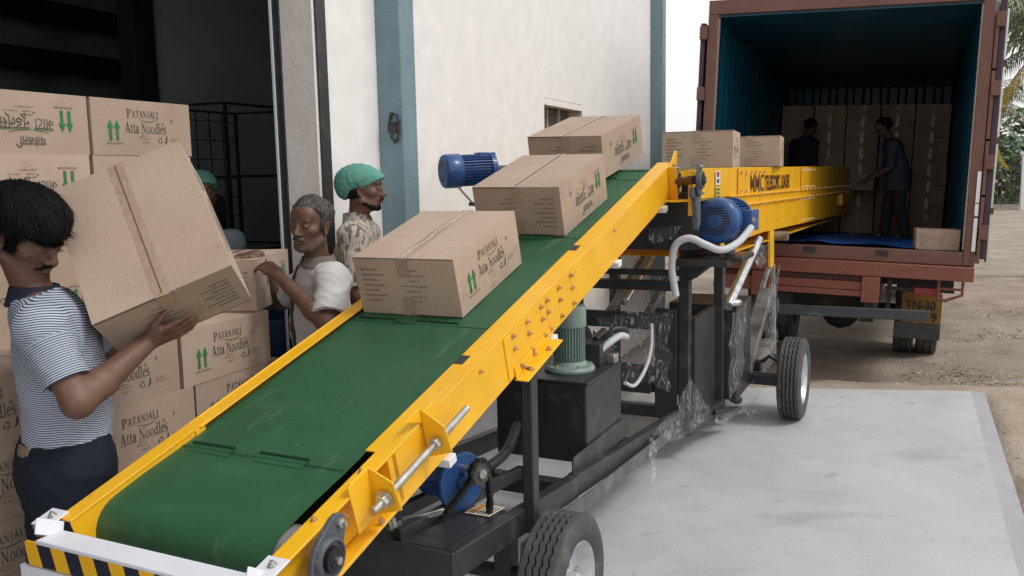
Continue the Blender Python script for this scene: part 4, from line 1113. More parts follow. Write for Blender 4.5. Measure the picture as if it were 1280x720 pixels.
b = MB(); b.box((-.985, -.04, 1.838), (.09, .10, .05), BLU, Matrix.Rotation(-.72, 3, 'Z')); b.build('terminal_box', conv, bevel=.006)
b = MB(); b.bar((-1.075, -.20, 1.68), (-1.005, -.16, 1.585), .045, .012, mat('bracket_grey', (.25, .24, .25), .5)); b.bar((-1.02, -.17, 1.58), (-.75, -.08, 1.57), .05, .02, BLK); b.build('motor_bracket', conv, bevel=.003)
b = MB(); b.cyl((-.95, -.01, 1.77), (-.80, .10, 1.775), .018, CAST, 14); b.build('motor_shaft', conv)
motor((.215, .36, 1.462), (.06, 1.0, -.02), .128, .36, BLU, tb=2)
b = MB(); b.cyl((.26, .55, 1.34), (.26, .55, 1.26), .03, CAST, 16); b.span((.14, .40, 1.235), (.36, .75, 1.262), BLK); b.build('motor_mount', conv, bevel=.004)
def hose(name, pts, r, m=None, n=12, sub=8):
    P = [Vector(p) for p in pts]; out = []
    for i in range(len(P) - 1):
        p0 = P[max(0, i - 1)]; p1 = P[i]; p2 = P[i + 1]; p3 = P[min(len(P) - 1, i + 2)]
        for k in range(sub):
            t = k / sub; out.append(.5 * ((2 * p1) + (p2 - p0) * t + (2 * p0 - 5 * p1 + 4 * p2 - p3) * t * t + (-p0 + 3 * p1 - 3 * p2 + p3) * t ** 3))
    out.append(P[-1]); b = MB(); b.tube(out, r, m or HOSE, n); return b.build(name, conv, smooth=60)
hose('cable_conduit', [(.085, .06, 1.083), (.070, .06, 1.168), (.062, .06, 1.252), (.084, .06, 1.355), (.156, .06, 1.390), (.232, .08, 1.357), (.303, .14, 1.325), (.365, .26, 1.355), (.39, .48, 1.42)], .0195)
# ------- hydraulic power pack
CHS = lambda s: .489 - .089 * (s + 1.283)
b = MB(); zt0 = CHS(-.8); b.span((-.50, -.91, zt0), (-.05, -.44, .81), BLK); b.build('oil_tank', conv, bevel=.008)
b = MB(); b.span((-.51, -.92, .811), (-.04, -.43, .822), BLK); b.build('tank_lid', conv, bevel=.003)
b = MB(); b.span((-.046, -1.10, zt0 - .01), (-.040, -.36, zt0 + .09), BLK); b.build('tank_tray', conv, bevel=0)
mo = motor((-.215, -.70, 1.135), (0, 0, -1), .080, .315, GMO, up=(0, 1, 0), fan_m=GMO, name='pump_motor')
b = MB(); b.lathe([(0, .824), (.118, .824), (.120, .835), (.112, .848), (.085, .852), (.075, .87), (0, .87)], (-.215, -.70, 0), (0, 0, 1), GMO, 40)
b.build('pump_flange', conv, bevel=0)
for k in range(6):
    t = k * PI / 3 + .3; bolt('bolt', (-.215 + .10 * math.cos(t), -.70 + .10 * math.sin(t), .849), (0, 0, 1), .007, STL)
b = MB(); b.lathe([(.02, 0), (.022, .002), (.02, .03), (0, .032)], (-.215, -.70, 1.137), (0, 0, 1), DRK2, 14); b.build('lifting_eye', conv)
b = MB(); b.span((-.28, -.60, .823), (-.10, -.45, .93), BLK); b.span((-.10, -.52, .823), (-.055, -.46, .87), STL); b.cyl((-.16, -.5, .93), (-.16, -.38, .955), .02, BLK, 12); b.cyl((-.20, -.40, .90), (-.20, -.40, .96), .012, STL, 10); b.build('valve_block', conv, bevel=.004)
hose('hydraulic_hose', [(-.16, -.46, .88), (-.10, -.42, .97), (-.06, -.33, .96), (-.12, -.2, .90), (-.2, .05, .92)], .014, BLK)
hose('hydraulic_hose', [(-.14, -.58, .87), (-.08, -.50, .93), (-.06, -.42, .945), (-.05, -.36, .93)], .017)
hose('hydraulic_hose', [(-.05, -.38, .70), (-.04, -.25, .66), (-.06, 0, .70), (-.08, .16, .78), (-.12, .3, .88)], .0095)
hose('hydraulic_hose', [(-.35, -1.0, .62), (-.30, -1.25, .56), (-.35, -1.5, .55), (-.5, -1.62, .60)], .022, BLK)
# ------- chassis
def rail(l, s0, s1, w_=.05, h=.095, name='chassis_rail', parent=None):
    b = MB(); p0 = Vector((l, s0, CHS(s0) - h / 2)); p1 = Vector((l, s1, CHS(s1) - h / 2)); b.bar(p0, p1, h, w_, BLK, (1, 0, 0)); return b.build(name, conv, bevel=.004)
rail(-.025, -2.18, -1.14); rail(-.031, -1.13, .62); rail(-.725, -2.18, .62); rail(-.03, .62, 2.3, h=.07); rail(-.72, .62, 2.3, h=.07)
for s in (-2.12, -1.2, -.3, .7, 1.6):
    b = MB(); b.span((-.70, s - .03, CHS(s) - .085), (-.05, s + .03, CHS(s) - .012), BLK); b.build('cross_member', conv, bevel=.003)
b = MB(); b.prism([(-2.18, 0), (-1.72, -.041), (-1.72, -.047), (-2.18, -.006)], (-.055, 0, CHS(-2.18) + .001), (0, 1, 0), (0, 0, 1), (-.14, 0, 0), BLK); b.build('deck_plate', conv)
b = MB(); b.span((-.74, -2.20, .36), (0.0, -2.182, CHS(-2.19)), BLK); b.build('front_plate', conv, bevel=.004)
b = MB(); b.bar((-.38, -2.15, CHS(-2.15) + .002), (-.38, -1.2, CHS(-1.2) + .002), .03, .05, BLK); b.bar((-.24, -2.15, CHS(-2.15) + .002), (-.24, -1.2, CHS(-1.2) + .002), .03, .05, BLK); b.build('motor_slide', conv, bevel=.003)
# lower step rail along the right
b = MB(); b.bar((.02, -1.75, .395), (.02, .2, .285), .012, .06, mat('dull_grey_steel', (.12, .12, .12), .6, nscale=14, var=.35)); b.build('foot_rail', conv, bevel=.002)
# sticker
b = MB(); zz = CHS(-1.75)
def SK(u_, v_): s = -1.83 + .13 * u_; return (-.165 + .10 * v_, s, CHS(s) + .006)
b.add([SK(0, 0), SK(1, 0), SK(1, 1), SK(0, 1)], [(0, 3, 2, 1)], mat('label_cream', (.70, .64, .55), .5))
b.add([tuple(Vector(SK(.08, .06)) + Vector((0, 0, .001))), tuple(Vector(SK(.92, .06)) + Vector((0, 0, .001))), tuple(Vector(SK(.92, .35)) + Vector((0, 0, .001))), tuple(Vector(SK(.08, .35)) + Vector((0, 0, .001)))], [(0, 3, 2, 1)], mat('label_amber', (.45, .22, .03), .5))
for j in range(4):
    for k in range(5):
        q = Vector(SK(.12 + .16 * k, .48 + .13 * j)) + Vector((0, 0, .001)); b.box(q, (.006, .013, .0006), INK)
b.build('sticker', conv)
# drive gearmotor with chain
b = MB(); b.lathe([(0, 0), (.105, 0), (.108, .012), (.10, .03), (.085, .04), (.085, .16), (.06, .18), (0, .18)], (-.185, -1.80, .645), (-.93, .30, 0), BLU, 40)
b.lathe([(0, -.018), (.03, -.018), (.035, 0), (0, 0)], (-.185, -1.80, .645), (-.93, .30, 0), BLU, 20); b.cyl((-.33, -1.75, .645), (-.48, -1.70, .645), .075, BLU, 28); b.build('gear_motor', conv, bevel=.003)
b = MB(); b.bar((-.30, -2.03, .565), (-.19, -1.93, .585), .022, .022, STL); b.build('oil_plug', conv, bevel=.002)
b = MB(); b.lathe([(0, 0), (.030, 0), (.030, .012), (.018, .012), (.018, .024), (0, .024)], (-.315, -2.045, .562), (-.74, -.66, -.1), STL, 6); b.build('nut', conv)
spc = Vector((-.10, -1.83, .70)); sx = Vector((.93, -.30, 0)).normalized()
b = MB(); prf = []
fr = frame_from_z(sx)
pl = [];
for k in range(56):
    t = 2 * PI * k / 56; r = .040 + (.004 if k % 4 < 2 else 0); pl.append((r * math.cos(t), r * math.sin(t)))
b.prism(pl, spc, fr @ Vector((1, 0, 0)), fr @ Vector((0, 1, 0)), sx * .01, mat('sprocket_steel', (.10, .10, .10), .5, metal=.5)); b.cyl(spc - sx * .02, spc + sx * .02, .017, STL, 14); b.cyl(spc - sx * .10, spc, .012, STL, 12); b.build('sprocket', conv)
def chain(pts, pitch=.024):
    P = [Vector(p) for p in pts]; b = MB(); d = 0; k = 0
    tot = sum((P[i + 1] - P[i]).length for i in range(len(P) - 1)); n = int(tot / pitch)
    def at(t):
        t *= tot
        for i in range(len(P) - 1):
            l = (P[i + 1] - P[i]).length
            if t <= l or i == len(P) - 2: return P[i].lerp(P[i + 1], t / l), (P[i + 1] - P[i]).normalized()
            t -= l
    for i in range(n):
        p, t = at((i + .5) / n); q = sx if i % 2 else sx
        off = .010 if i % 2 else .006
        for s_ in (-1, 1): b.box(p + q * s_ * off, (.004, .016, pitch * 1.25), mat('chain_steel', (.045, .045, .045), .4, metal=.6), frame_from_z(t, q.cross(t)))
        b.cyl(p - q * .012, p + q * .012, .0065, MATS['chain_steel'], 8)
    b.build('drive_chain', conv)
arc = [spc + fr @ Vector((.045 * math.cos(t), .045 * math.sin(t), 0)) for t in [R_(a) for a in (200, 160, 120, 90, 60, 20, -10)]]
ch = [(-.225, -1.97, .49)] + [(-.18, -1.92, .60)]
zs = sorted(arc, key=lambda p: 0)
up_arc = [spc + Vector((0, 0, 1)) * (.045 * math.sin(t)) + sx.cross(Vector((0, 0, 1))) * (.045 * math.cos(t)) for t in [R_(a) for a in (-20, 20, 60, 90, 120, 160, 200)]]
dn = up_arc[0]; ds = up_arc[-1]
if dn.y > ds.y: up_arc = up_arc[::-1]; dn, ds = ds, dn
chain([Vector((-.24, -2.02, .47)), Vector((-.19, -1.95, .56))] + up_arc + [ds + Vector((.005, -.0, -.10)), ds + Vector((0, -.01, -.20))])
# ------- legs / superstructure
def post(l, s, z0, z1, w_=.045, d=.055, m=BLK, name='support_post'):
    b = MB(); b.span((l - w_ / 2, s - d / 2, z0), (l + w_ / 2, s + d / 2, z1), m); return b.build(name, conv, bevel=.004)
zl = ZR + (-1.67 / CI) * SI - .18
post(.012, -1.64, CHS(-1.64) - .09, zl, .042, .055); post(-.70, -1.64, CHS(-1.64) - .09, zl, .042, .055)
post(-.20, -1.2, CHS(-1.2) - .05, 1.15, .035, .04); post(-.60, -1.2, CHS(-1.2) - .05, 1.15, .035, .04)
b = MB(); ibox(b, -1.86, -1.53, .001, .055, -.186, -.180, YEL); ibox(b, -1.86, -1.53, .006, .011, -.180, -.135, YEL); b.build('post_shelf', conv, bevel=.002)
bolts([IL(a, .034, -.18) for a in (-1.78, -1.62)], (0, -SI, CI), .009); bolts([IL(a, .011, -.158) for a in (-1.80, -1.70)], (1, 0, 0), .008)
# rear frame posts and cross beams
post(-.012, .62, .20, 1.30, .062, .07); post(-.70, .62, .20, 1.30, .062, .07)
post(.055, 1.22, .10, 1.22, .06, .07); post(-.66, 1.22, .10, 1.22, .06, .07)
b = MB(); b.span((-.185, .575, .27), (-.05, .60, .925), BLK); b.build('side_panel', conv, bevel=.003)
b = MB(); b.prism([(-.045, 1.30), (.22, 1.27), (.20, 1.235), (.12, 1.17), (.055, 1.12), (.03, 1.10), (-.0, 1.20)], (0, .56, 0), (1, 0, 0), (0, 0, 1), (0, .16, 0), BLK); b.build('gusset', conv, bevel=.003)
b = MB(); b.span((.02, .30, 1.215), (.30, .80, 1.25), BLK); b.build('motor_platform', conv, bevel=.003)
for z0, z1 in ((1.12, 1.155), (1.035, 1.09)):
    b = MB(); b.span((-.70, .60 if z0 > 1.1 else .56, z0), (-.04, .64, z1), BLK); b.build('cross_beam', conv, bevel=.003)
b = MB(); b.span((-.70, .55, .80), (-.18, .58, .90), BLK); b.span((-.60, .50, .42), (-.19, .52, .60), BLK); b.build('rear_panel', conv, bevel=.003)
b = MB(); b.span((-.30, .485, .60), (-.20, .495, .66), mat('beige_plate', (.33, .30, .27), .6)); b.build('name_plate', conv)
for l in (-.55, -.30):
    b = MB(); b.bar((l, .66, .80), (l + .16, 1.35, 1.30), .04, .045, mat('wrapped_steel', (.16, .16, .155), .4, nscale=9, var=.5)); b.build('scissor_arm', conv, bevel=.004)
# second cabinet
b = MB(); b.span((-.30, 1.28, .22), (.16, 1.75, .86), BLK); b.build('rear_cabinet', conv, bevel=.008)
b = MB(); b.span((.0, .66, .22), (.04, 1.18, .86), BLK); b.build('side_panel', conv, bevel=.003)
b = MB(); b.lathe([(0, 0), (.06, 0), (.065, .02), (.055, .035), (0, .035)], (.12, 1.3, .86), (0, 0, 1), STL, 20); b.build('cylinder_foot', conv)
CHR = mat('chrome_cylinder', (.62, .64, .66), .18, metal=.85, nscale=20, var=.25)
b = MB(); b.cyl((.11, 1.22, .86), (.16, 1.98, 1.235), .034, CHR, 20); b.build('lift_cylinder', conv)
b = MB(); b.cyl((-.60, 1.22, .86), (-.55, 1.98, 1.235), .034, CHR, 20); b.build('lift_cylinder', conv)
for p0, p1 in (((.18, 2.62, .28), (.17, 2.55, 1.0)), ((.02, 2.1, .35), (.15, 2.52, 1.0))):
    b = MB(); b.bar(p0, p1, .03, .03, mat('wrapped_rod', (.30, .30, .31), .3, nscale=14, var=.5)); b.build('tie_rod', conv, bevel=.003)
b = MB(); b.bar((.10, 1.75, .25), (.16, 2.35, .82), .10, .06, MATS['wrapped_steel']); b.build('tow_arm', conv, bevel=.005)
b = MB(); b.bar((.08, 1.5, .22), (.14, 2.65, .36), .09, .07, MATS['wrapped_steel']); b.build('tow_arm', conv, bevel=.005)
b = MB(); b.bar((.08, .98, .21), (.17, 1.30, .16), .035, .035, BLK); b.bar((.0, .6, .20), (.08, 1.2, .20), .05, .09, BLK); b.build('foot_bracket', conv, bevel=.003)
# ------- wheels
def road_wheel(c, r=.285, w_=.16, ax=(1, 0, 0), steer=0):
    c = Vector(c); n = 72; ax = Vector(ax).normalized(); fr = frame_from_z(ax, (0, 0, 1))
    prof = []
    hw = w_ / 2
    prof = [(r * .60, -hw * .78), (r * .68, -hw * .96), (r * .82, -hw * 1.02), (r * .93, -hw * .94), (r * .975, -hw * .82)]
    g_ = [-.74, -.46, -.17, .17, .46, .74]
    ribs = []
    xs = [-.80]
    for gpos in (-.50, -.17, .17, .50): xs += [gpos - .045, gpos - .04, gpos + .04, gpos + .045]
    xs += [.80]
    tp = []
    tp.append((r * .992, -.80 * hw))
    for gpos in (-.48, -.16, .16, .48):
        tp += [(r * 1.0, (gpos - .06) * hw), (r * .965, (gpos - .045) * hw), (r * .965, (gpos + .045) * hw), (r * 1.0, (gpos + .06) * hw)]
    tp.append((r * .992, .80 * hw))
    prof += tp + [(r * .975, hw * .82), (r * .93, hw * .94), (r * .82, hw * 1.02), (r * .68, hw * .96), (r * .60, hw * .78)]
    vs = []; fs = []; N = len(prof)
    for i, (rr_, h) in enumerate(prof):
        for k in range(n * 2):
            a = PI * k / n
            hz = h + (.0028 * (1 if k % 4 < 2 else -1) if 5 < i < N - 6 else 0)
            vs.append(c + fr @ Vector((rr_ * math.cos(a), rr_ * math.sin(a), hz)))
    m2 = n * 2
    for i in range(N - 1):
        for k in range(m2): fs.append((i * m2 + k, i * m2 + (k + 1) % m2, (i + 1) * m2 + (k + 1) % m2, (i + 1) * m2 + k))
    w0 = empty('wheel', parent=conv)
    b = MB(); GRV = mat('tyre_groove', (.012, .012, .012), .9)
    gset = [i for i in range(N - 1) if prof[i][0] < r * .975 and prof[i + 1][0] < r * .975 and 5 < i < N - 7]
    b.add(vs, [f for q, f in enumerate(fs) if q // m2 not in gset], RUB); b.add(vs, [f for q, f in enumerate(fs) if q // m2 in gset], GRV); b.build('tyre', w0, smooth=28)
    SIL = mat('silver_rim', (.60, .61, .63), .35, metal=.55, nscale=16, var=.15)
    b = MB(); b.lathe([(r * .60, -hw * .8), (r * .62, -hw * .75), (r * .58, -hw * .5), (r * .56, hw * .1), (r * .58, hw * .55), (r * .635, hw * .82), (r * .62, hw * .86), (r * .56, hw * .6), (r * .53, hw * .15), (r * .45, hw * .02), (r * .30, hw * .25), (r * .26, hw * .30), (r * .2, hw * .28), (0, hw * .28)], c, ax, SIL, 48); b.build('rim', w0, smooth=40)
    b = MB(); b.lathe([(r * .2, hw * .28), (r * .19, hw * .75), (r * .12, hw * .82), (0, hw * .84)], c, ax, SIL, 28); b.build('hub', w0, smooth=40)
    for k in range(5):
        a = 2 * PI * k / 5 + .4; p = c + fr @ Vector((r * .30 * math.cos(a), r * .30 * math.sin(a), hw * .26)); b = MB(); b.lathe([(0, 0), (.011, 0), (.011, .016), (0, .018)], p, ax, STL, 6); b.build('wheel_nut', w0)
    for k in range(5):
        a = 2 * PI * (k + .5) / 5 + .4; p = c + fr @ Vector((r * .44 * math.cos(a), r * .44 * math.sin(a), hw * .06)); b = MB(); b.lathe([(0, 0), (.020, 0), (.020, .002), (0, .002)], p, ax, NVY, 16); b.build('vent_hole', w0)
    return w0
road_wheel((.14, -1.67, .262), r=.262); road_wheel((-.93, -1.67, .262), r=.262, ax=(-1, 0, 0))
road_wheel((.45, 1.799, .285)); road_wheel((-1.2, 1.799, .285), ax=(-1, 0, 0))
b = MB(); b.cyl((.09, -1.67, .262), (-.85, -1.67, .262), .03, BLK, 16); b.span((-.7, -1.70, .262), (-.60, -1.63, .43), BLK); b.span((-.12, -1.70, .262), (-.05, -1.63, .43), BLK); b.build('axle', conv, bevel=.003)
b = MB(); b.bar((-1.12, 1.80, .26), (.385, 1.80, .26), .075, .075, mat('axle_navy', (.02, .022, .04), .4)); b.cyl((.365, 1.799, .285), (.43, 1.799, .285), .05, BLK, 20); b.build('axle', conv, bevel=.005)
b = MB(); b.tube([(.14, 1.95, .33), (.22, 1.96, .36), (.26, 1.95, .40), (.33, 1.95, .35)], .016, BLK, 10); b.span((.14, 1.92, .28), (.20, 1.98, .36), BLK); b.build('steering_lug', conv)
b = MB(); b.lathe([(0, 0), (.03, 0), (.035, .04), (.02, .07), (0, .07)], (.10, 1.42, .20), (.6, .3, -.2), BLK, 14); b.build('jack_foot', conv)
# ------- transparent wrapping film
FILM = plastic_film()
def film(pts_grid, name='plastic_wrap', amp=.02, seed=1):
    """pts_grid: rows of points, subdivided and crumpled"""
    rg = random.Random(seed); A = np.array(pts_grid, float); nr, nc = A.shape[:2]; K = 8
    b = MB(); vs = []; R = (nr - 1) * K + 1; Cc = (nc - 1) * K + 1
    for i in range(R):
        for j in range(Cc):
            u_ = min(i / K, nr - 1 - 1e-6); v_ = min(j / K, nc - 1 - 1e-6); i0, j0 = int(u_), int(v_); fu, fv = u_ - i0, v_ - j0
            p = (A[i0, j0] * (1 - fu) * (1 - fv) + A[i0 + 1, j0] * fu * (1 - fv) + A[i0, j0 + 1] * (1 - fu) * fv + A[i0 + 1, j0 + 1] * fu * fv)
            p = p + np.array([rg.gauss(0, 1), rg.gauss(0, 1), rg.gauss(0, 1)]) * amp * .10 + np.array([math.sin(i * .9 + j * .4), math.cos(i * .5 + j * .8), math.sin(i * .7 - j * .6)]) * amp * .5
            vs.append(tuple(p))
    b.add(vs, [(i * Cc + j, (i + 1) * Cc + j, (i + 1) * Cc + j + 1, i * Cc + j + 1) for i in range(R - 1) for j in range(Cc - 1)], FILM)
    return b.build(name, conv, smooth=50)
film([[(-.05, .42, .95), (-.28, .46, .92), (-.50, .42, .88)], [(-.03, .38, .70), (-.25, .42, .68), (-.48, .38, .66)], [(-.04, .36, .50), (-.22, .40, .50), (-.40, .36, .52)]], amp=.03, seed=2)
film([[(.02, .60, .52), (.05, .78, .36), (.06, 1.0, .24)], [(.03, .30, .40), (.06, .45, .29), (.08, .72, .22)], [(.03, -.20, .40), (.06, .0, .31), (.07, .22, .25)]], amp=.014, seed=3)
film([[(.04, -.28, .40), (.05, -.20, .40)], [(.06, -.30, .28), (.07, -.24, .30)], [(.07, -.34, .12), (.075, -.31, .15)], [(.09, -.36, .015), (.08, -.33, .02)]], amp=.014, seed=4)
film([[(.20, 2.65, 1.0), (.20, 2.2, .85)], [(.21, 2.6, .7), (.20, 2.15, .6)], [(.20, 2.6, .40), (.19, 1.95, .35)], [(.20, 2.45, .25), (.19, 1.8, .18)]], amp=.02, seed=5)
film([[(.19, 1.85, .30), (.14, 1.45, .22)], [(.22, 1.75, .20), (.17, 1.45, .10)], [(.24, 1.70, .07), (.22, 1.5, .02)]], amp=.03, seed=6)
film([[(.10, .90, .21), (.19, 1.28, .18)], [(.12, .92, .16), (.20, 1.30, .13)]], amp=.012, seed=7)
film([[(-.55, 1.0, 1.32), (-.10, .98, 1.28)], [(-.55, .8, 1.1), (-.14, .8, 1.08)], [(-.5, .72, .86), (-.16, .7, .86)]], amp=.025, seed=8)
film([[(.185, 1.0, .85), (.185, 1.5, .86)], [(.18, .96, .6), (.185, 1.4, .6)], [(.17, 1.0, .3), (.17, 1.4, .3)]], amp=.012, seed=9)
film([[(-.16, .32, 1.43), (.04, .32, 1.43)], [(-.12, .30, 1.34), (.0, .30, 1.36)]], amp=.012, seed=10)
film([[(.39, .62, 1.32), (.43, .9, 1.30)], [(.40, .62, 1.2), (.38, .9, 1.14)]], amp=.02, seed=11)
# a carton tipping off the far end of the boom
in_truck(1.13, 4.50, .62, 'dark carton tipping off the far end of the yellow boom inside the container', 'loose cartons at the container', yaw=R_(96), pitch=R_(3))

# ================================================================== people: one continuous skin grown from a distance field
class Field:
    def __init__(self, lo, hi, hx, hy, hz):
        """hz: step or list of (z_from, step)"""
        self.x = np.arange(lo[0], hi[0], hx); self.y = np.arange(lo[1], hi[1], hy)
        if isinstance(hz, float): self.z = np.arange(lo[2], hi[2], hz)
        else:
            z = [lo[2]]
            while z[-1] < hi[2]:
                st = [h for z0, h in hz if z[-1] >= z0][-1]; z.append(z[-1] + st)
            self.z = np.array(z)
        self.f = np.full((len(self.x), len(self.y), len(self.z)), .25, np.float32)
    def sub(self, lo, hi):
        sl = []
        for a, l, h in ((self.x, lo[0], hi[0]), (self.y, lo[1], hi[1]), (self.z, lo[2], hi[2])):
            i0 = max(0, int(np.searchsorted(a, l)) - 1); i1 = min(len(a), int(np.searchsorted(a, h)) + 1); sl.append(slice(i0, max(i0, i1)))
        X = self.x[sl[0]][:, None, None]; Y = self.y[sl[1]][None, :, None]; Z = self.z[sl[2]][None, None, :]
        return tuple(sl), X, Y, Z
    def mix(self, sl, d, k, op):
        f = self.f[sl]
        if f.size == 0: return
        if op == 'u':
            if k > 0: h = np.clip(.5 + .5 * (f - d) / k, 0, 1); self.f[sl] = f * (1 - h) + d * h - k * h * (1 - h)
            else: self.f[sl] = np.minimum(f, d)
        elif op == 's':
            d = -d
            if k > 0: h = np.clip(.5 - .5 * (f - d) / k, 0, 1); self.f[sl] = f * (1 - h) + d * h + k * h * (1 - h)
            else: self.f[sl] = np.maximum(f, d)
        elif op == 'i': self.f[sl] = np.maximum(f, d)
    def cone(self, a, b, ra, rb, k=.01, op='u', cut=None, flat=None):
        a = np.array(a, float); b = np.array(b, float); m = max(ra, rb) + k + .03
        lo = np.minimum(a, b) - m; hi = np.maximum(a, b) + m
        sl, X, Y, Z = self.sub(lo, hi)
        ba = b - a; L2 = max(1e-9, float(ba @ ba))
        px, py, pz = X - a[0], Y - a[1], Z - a[2]
        t = np.clip((px * ba[0] + py * ba[1] + pz * ba[2]) / L2, 0, 1)
        qx, qy, qz = px - t * ba[0], py - t * ba[1], pz - t * ba[2]
        if flat is not None:      # flatten along a direction: (vector, factor > 1 makes it thinner there)
            n_, fc = flat; n_ = np.array(n_, float); n_ /= np.linalg.norm(n_); dn = qx * n_[0] + qy * n_[1] + qz * n_[2]
            qx, qy, qz = qx + n_[0] * dn * (fc - 1), qy + n_[1] * dn * (fc - 1), qz + n_[2] * dn * (fc - 1)
        d = np.sqrt(qx * qx + qy * qy + qz * qz) - (ra + (rb - ra) * t)
        if cut is not None:       # flat end at b: keep only before the plane
            ln = math.sqrt(L2); d = np.maximum(d, ((X - b[0]) * ba[0] + (Y - b[1]) * ba[1] + (Z - b[2]) * ba[2]) / ln - cut)
        self.mix(sl, d.astype(np.float32), k, op)
    def ell(self, c, r, R=None, k=.01, op='u'):
        c = np.array(c, float); R = np.eye(3) if R is None else np.array(R, float)   # columns are the axes
        ext = np.sqrt(((R * np.array(r)) ** 2).sum(1)) + k + .03
        sl, X, Y, Z = self.sub(c - ext, c + ext)
        px, py, pz = X - c[0], Y - c[1], Z - c[2]
        q = [(px * R[0, i] + py * R[1, i] + pz * R[2, i]) for i in range(3)]
        k0 = np.sqrt(sum((q[i] / r[i]) ** 2 for i in range(3))); k1 = np.sqrt(sum((q[i] / r[i] ** 2) ** 2 for i in range(3))) + 1e-9
        self.mix(sl, (k0 * (k0 - 1) / k1).astype(np.float32), k, op)
    def box(self, c, h, R=None, rr=.0, k=.0, op='u'):
        c = np.array(c, float); R = np.eye(3) if R is None else np.array(R, float)
        ext = (np.abs(R) * np.array(h)).sum(1) + k + rr + (.03 if op != 'i' else 10)
        sl, X, Y, Z = self.sub(c - ext, c + ext)
        px, py, pz = X - c[0], Y - c[1], Z - c[2]
        q = [np.abs(px * R[0, i] + py * R[1, i] + pz * R[2, i]) - (h[i] - rr) for i in range(3)]
        out = np.sqrt(sum(np.maximum(a, 0) ** 2 for a in q)); ins = np.minimum(np.maximum(np.maximum(q[0], q[1]), q[2]), 0)
        self.mix(sl, (out + ins - rr).astype(np.float32), k, op)
    def plane(self, p, n, lo=None, hi=None, k=0):
        """keep the side opposite to n"""
        n = np.array(n, float); n /= np.linalg.norm(n); lo = lo if lo is not None else (-99,) * 3; hi = hi if hi is not None else (99,) * 3
        sl, X, Y, Z = self.sub(lo, hi)
        self.mix(sl, ((X - p[0]) * n[0] + (Y - p[1]) * n[1] + (Z - p[2]) * n[2]).astype(np.float32), k, 'i')
    def folds(self, amp, seed, freq=(28, 60), n=5, lo=None, hi=None, dirs=None):
        rg = np.random.RandomState(seed); lo = lo if lo is not None else (-99,) * 3; hi = hi if hi is not None else (99,) * 3
        sl, X, Y, Z = self.sub(lo, hi); tot = 0
        w1 = np.sin(X * 17 + Y * 11 + seed) + np.sin(Y * 14 - Z * 13 + seed * 2) + np.sin(Z * 19 + X * 9)
        for i in range(n):
            d = rg.normal(size=3) if dirs is None else np.array(dirs[i % len(dirs)]) + rg.normal(size=3) * .25
            d = d / np.linalg.norm(d) * rg.uniform(*freq)
            ph = X * d[0] + Y * d[1] + Z * d[2] + rg.uniform(0, 6) + w1 * .9
            tot = tot + (1 - np.abs(np.sin(ph))) ** 2 / n * 2
        self.f[sl] = self.f[sl] - (amp * (tot - .6)).astype(np.float32)
    def lumps(self, amp, freq, seed=0):
        X, Y, Z = self.x[:, None, None], self.y[None, :, None], self.z[None, None, :]
        n_ = np.sin(X * freq + 2 * np.sin(Y * freq * .7 + seed)) * np.sin(Y * freq * 1.1 + 1.5 * np.sin(Z * freq * .8 + seed)) + .7 * np.sin(Z * freq * 1.4 + 2 * np.sin(X * freq * .9))
        self.f -= (amp * n_).astype(np.float32)
    def mesh(self, name, m, parent=None, attr=None, smooth=180, smooth_it=2):
        f = self.f; s = f < 0
        s[0] = s[-1] = False; s[:, 0] = s[:, -1] = False; s[:, :, 0] = s[:, :, -1] = False
        f = np.where(s, np.minimum(f, -1e-6), np.maximum(f, 1e-6))
        c = s[:-1, :-1, :-1].astype(np.int8)
        for dx, dy, dz in ((1, 0, 0), (0, 1, 0), (0, 0, 1), (1, 1, 0), (1, 0, 1), (0, 1, 1), (1, 1, 1)):
            c = c + s[dx:f.shape[0] - 1 + dx, dy:f.shape[1] - 1 + dy, dz:f.shape[2] - 1 + dz]
        act = (c > 0) & (c < 8); I, J, K = np.nonzero(act)
        idx = np.full(act.shape, -1, np.int32); idx[I, J, K] = np.arange(len(I))
        P = np.zeros((len(I), 3)); cnt = np.zeros(len(I)); ax = (self.x, self.y, self.z)
        for d in range(3):
            o1, o2 = [(0, 1, 0), (0, 0, 1)] if d == 0 else ([(1, 0, 0), (0, 0, 1)] if d == 1 else [(1, 0, 0), (0, 1, 0)])
            st = [0, 0, 0]; st[d] = 1
            for u in (0, 1):
                for v in (0, 1):
                    a = [I + o1[0] * u + o2[0] * v, J + o1[1] * u + o2[1] * v, K + o1[2] * u + o2[2] * v]
                    b = [a[0] + st[0], a[1] + st[1], a[2] + st[2]]
                    fa = f[a[0], a[1], a[2]]; fb = f[b[0], b[1], b[2]]; mk = (fa < 0) != (fb < 0)
                    t = np.where(mk, fa / np.where(mk, fa - fb, 1), 0)
                    for e in range(3):
                        pa = ax[e][a[e]]; pb = ax[e][b[e]]; P[:, e] += np.where(mk, pa + (pb - pa) * t, 0)
                    cnt += mk
        P /= np.maximum(cnt, 1)[:, None]
        quads = []
        for d in range(3):
            sh = [slice(None)] * 3; sh2 = [slice(None)] * 3; sh[d] = slice(0, -1); sh2[d] = slice(1, None)
            e0 = s[tuple(sh)]; e1 = s[tuple(sh2)]; X, Y, Z = np.nonzero(e0 != e1); g = [X, Y, Z]
            o = [q for q in range(3) if q != d]
            ok = (g[o[0]] > 0) & (g[o[1]] > 0) & (g[o[0]] < f.shape[o[0]] - 1) & (g[o[1]] < f.shape[o[1]] - 1)
            g = [q[ok] for q in g]; ins = e0[X[ok], Y[ok], Z[ok]]
            def cell(da, db):
                q = [g[0].copy(), g[1].copy(), g[2].copy()]; q[o[0]] -= da; q[o[1]] -= db; return idx[q[0], q[1], q[2]]
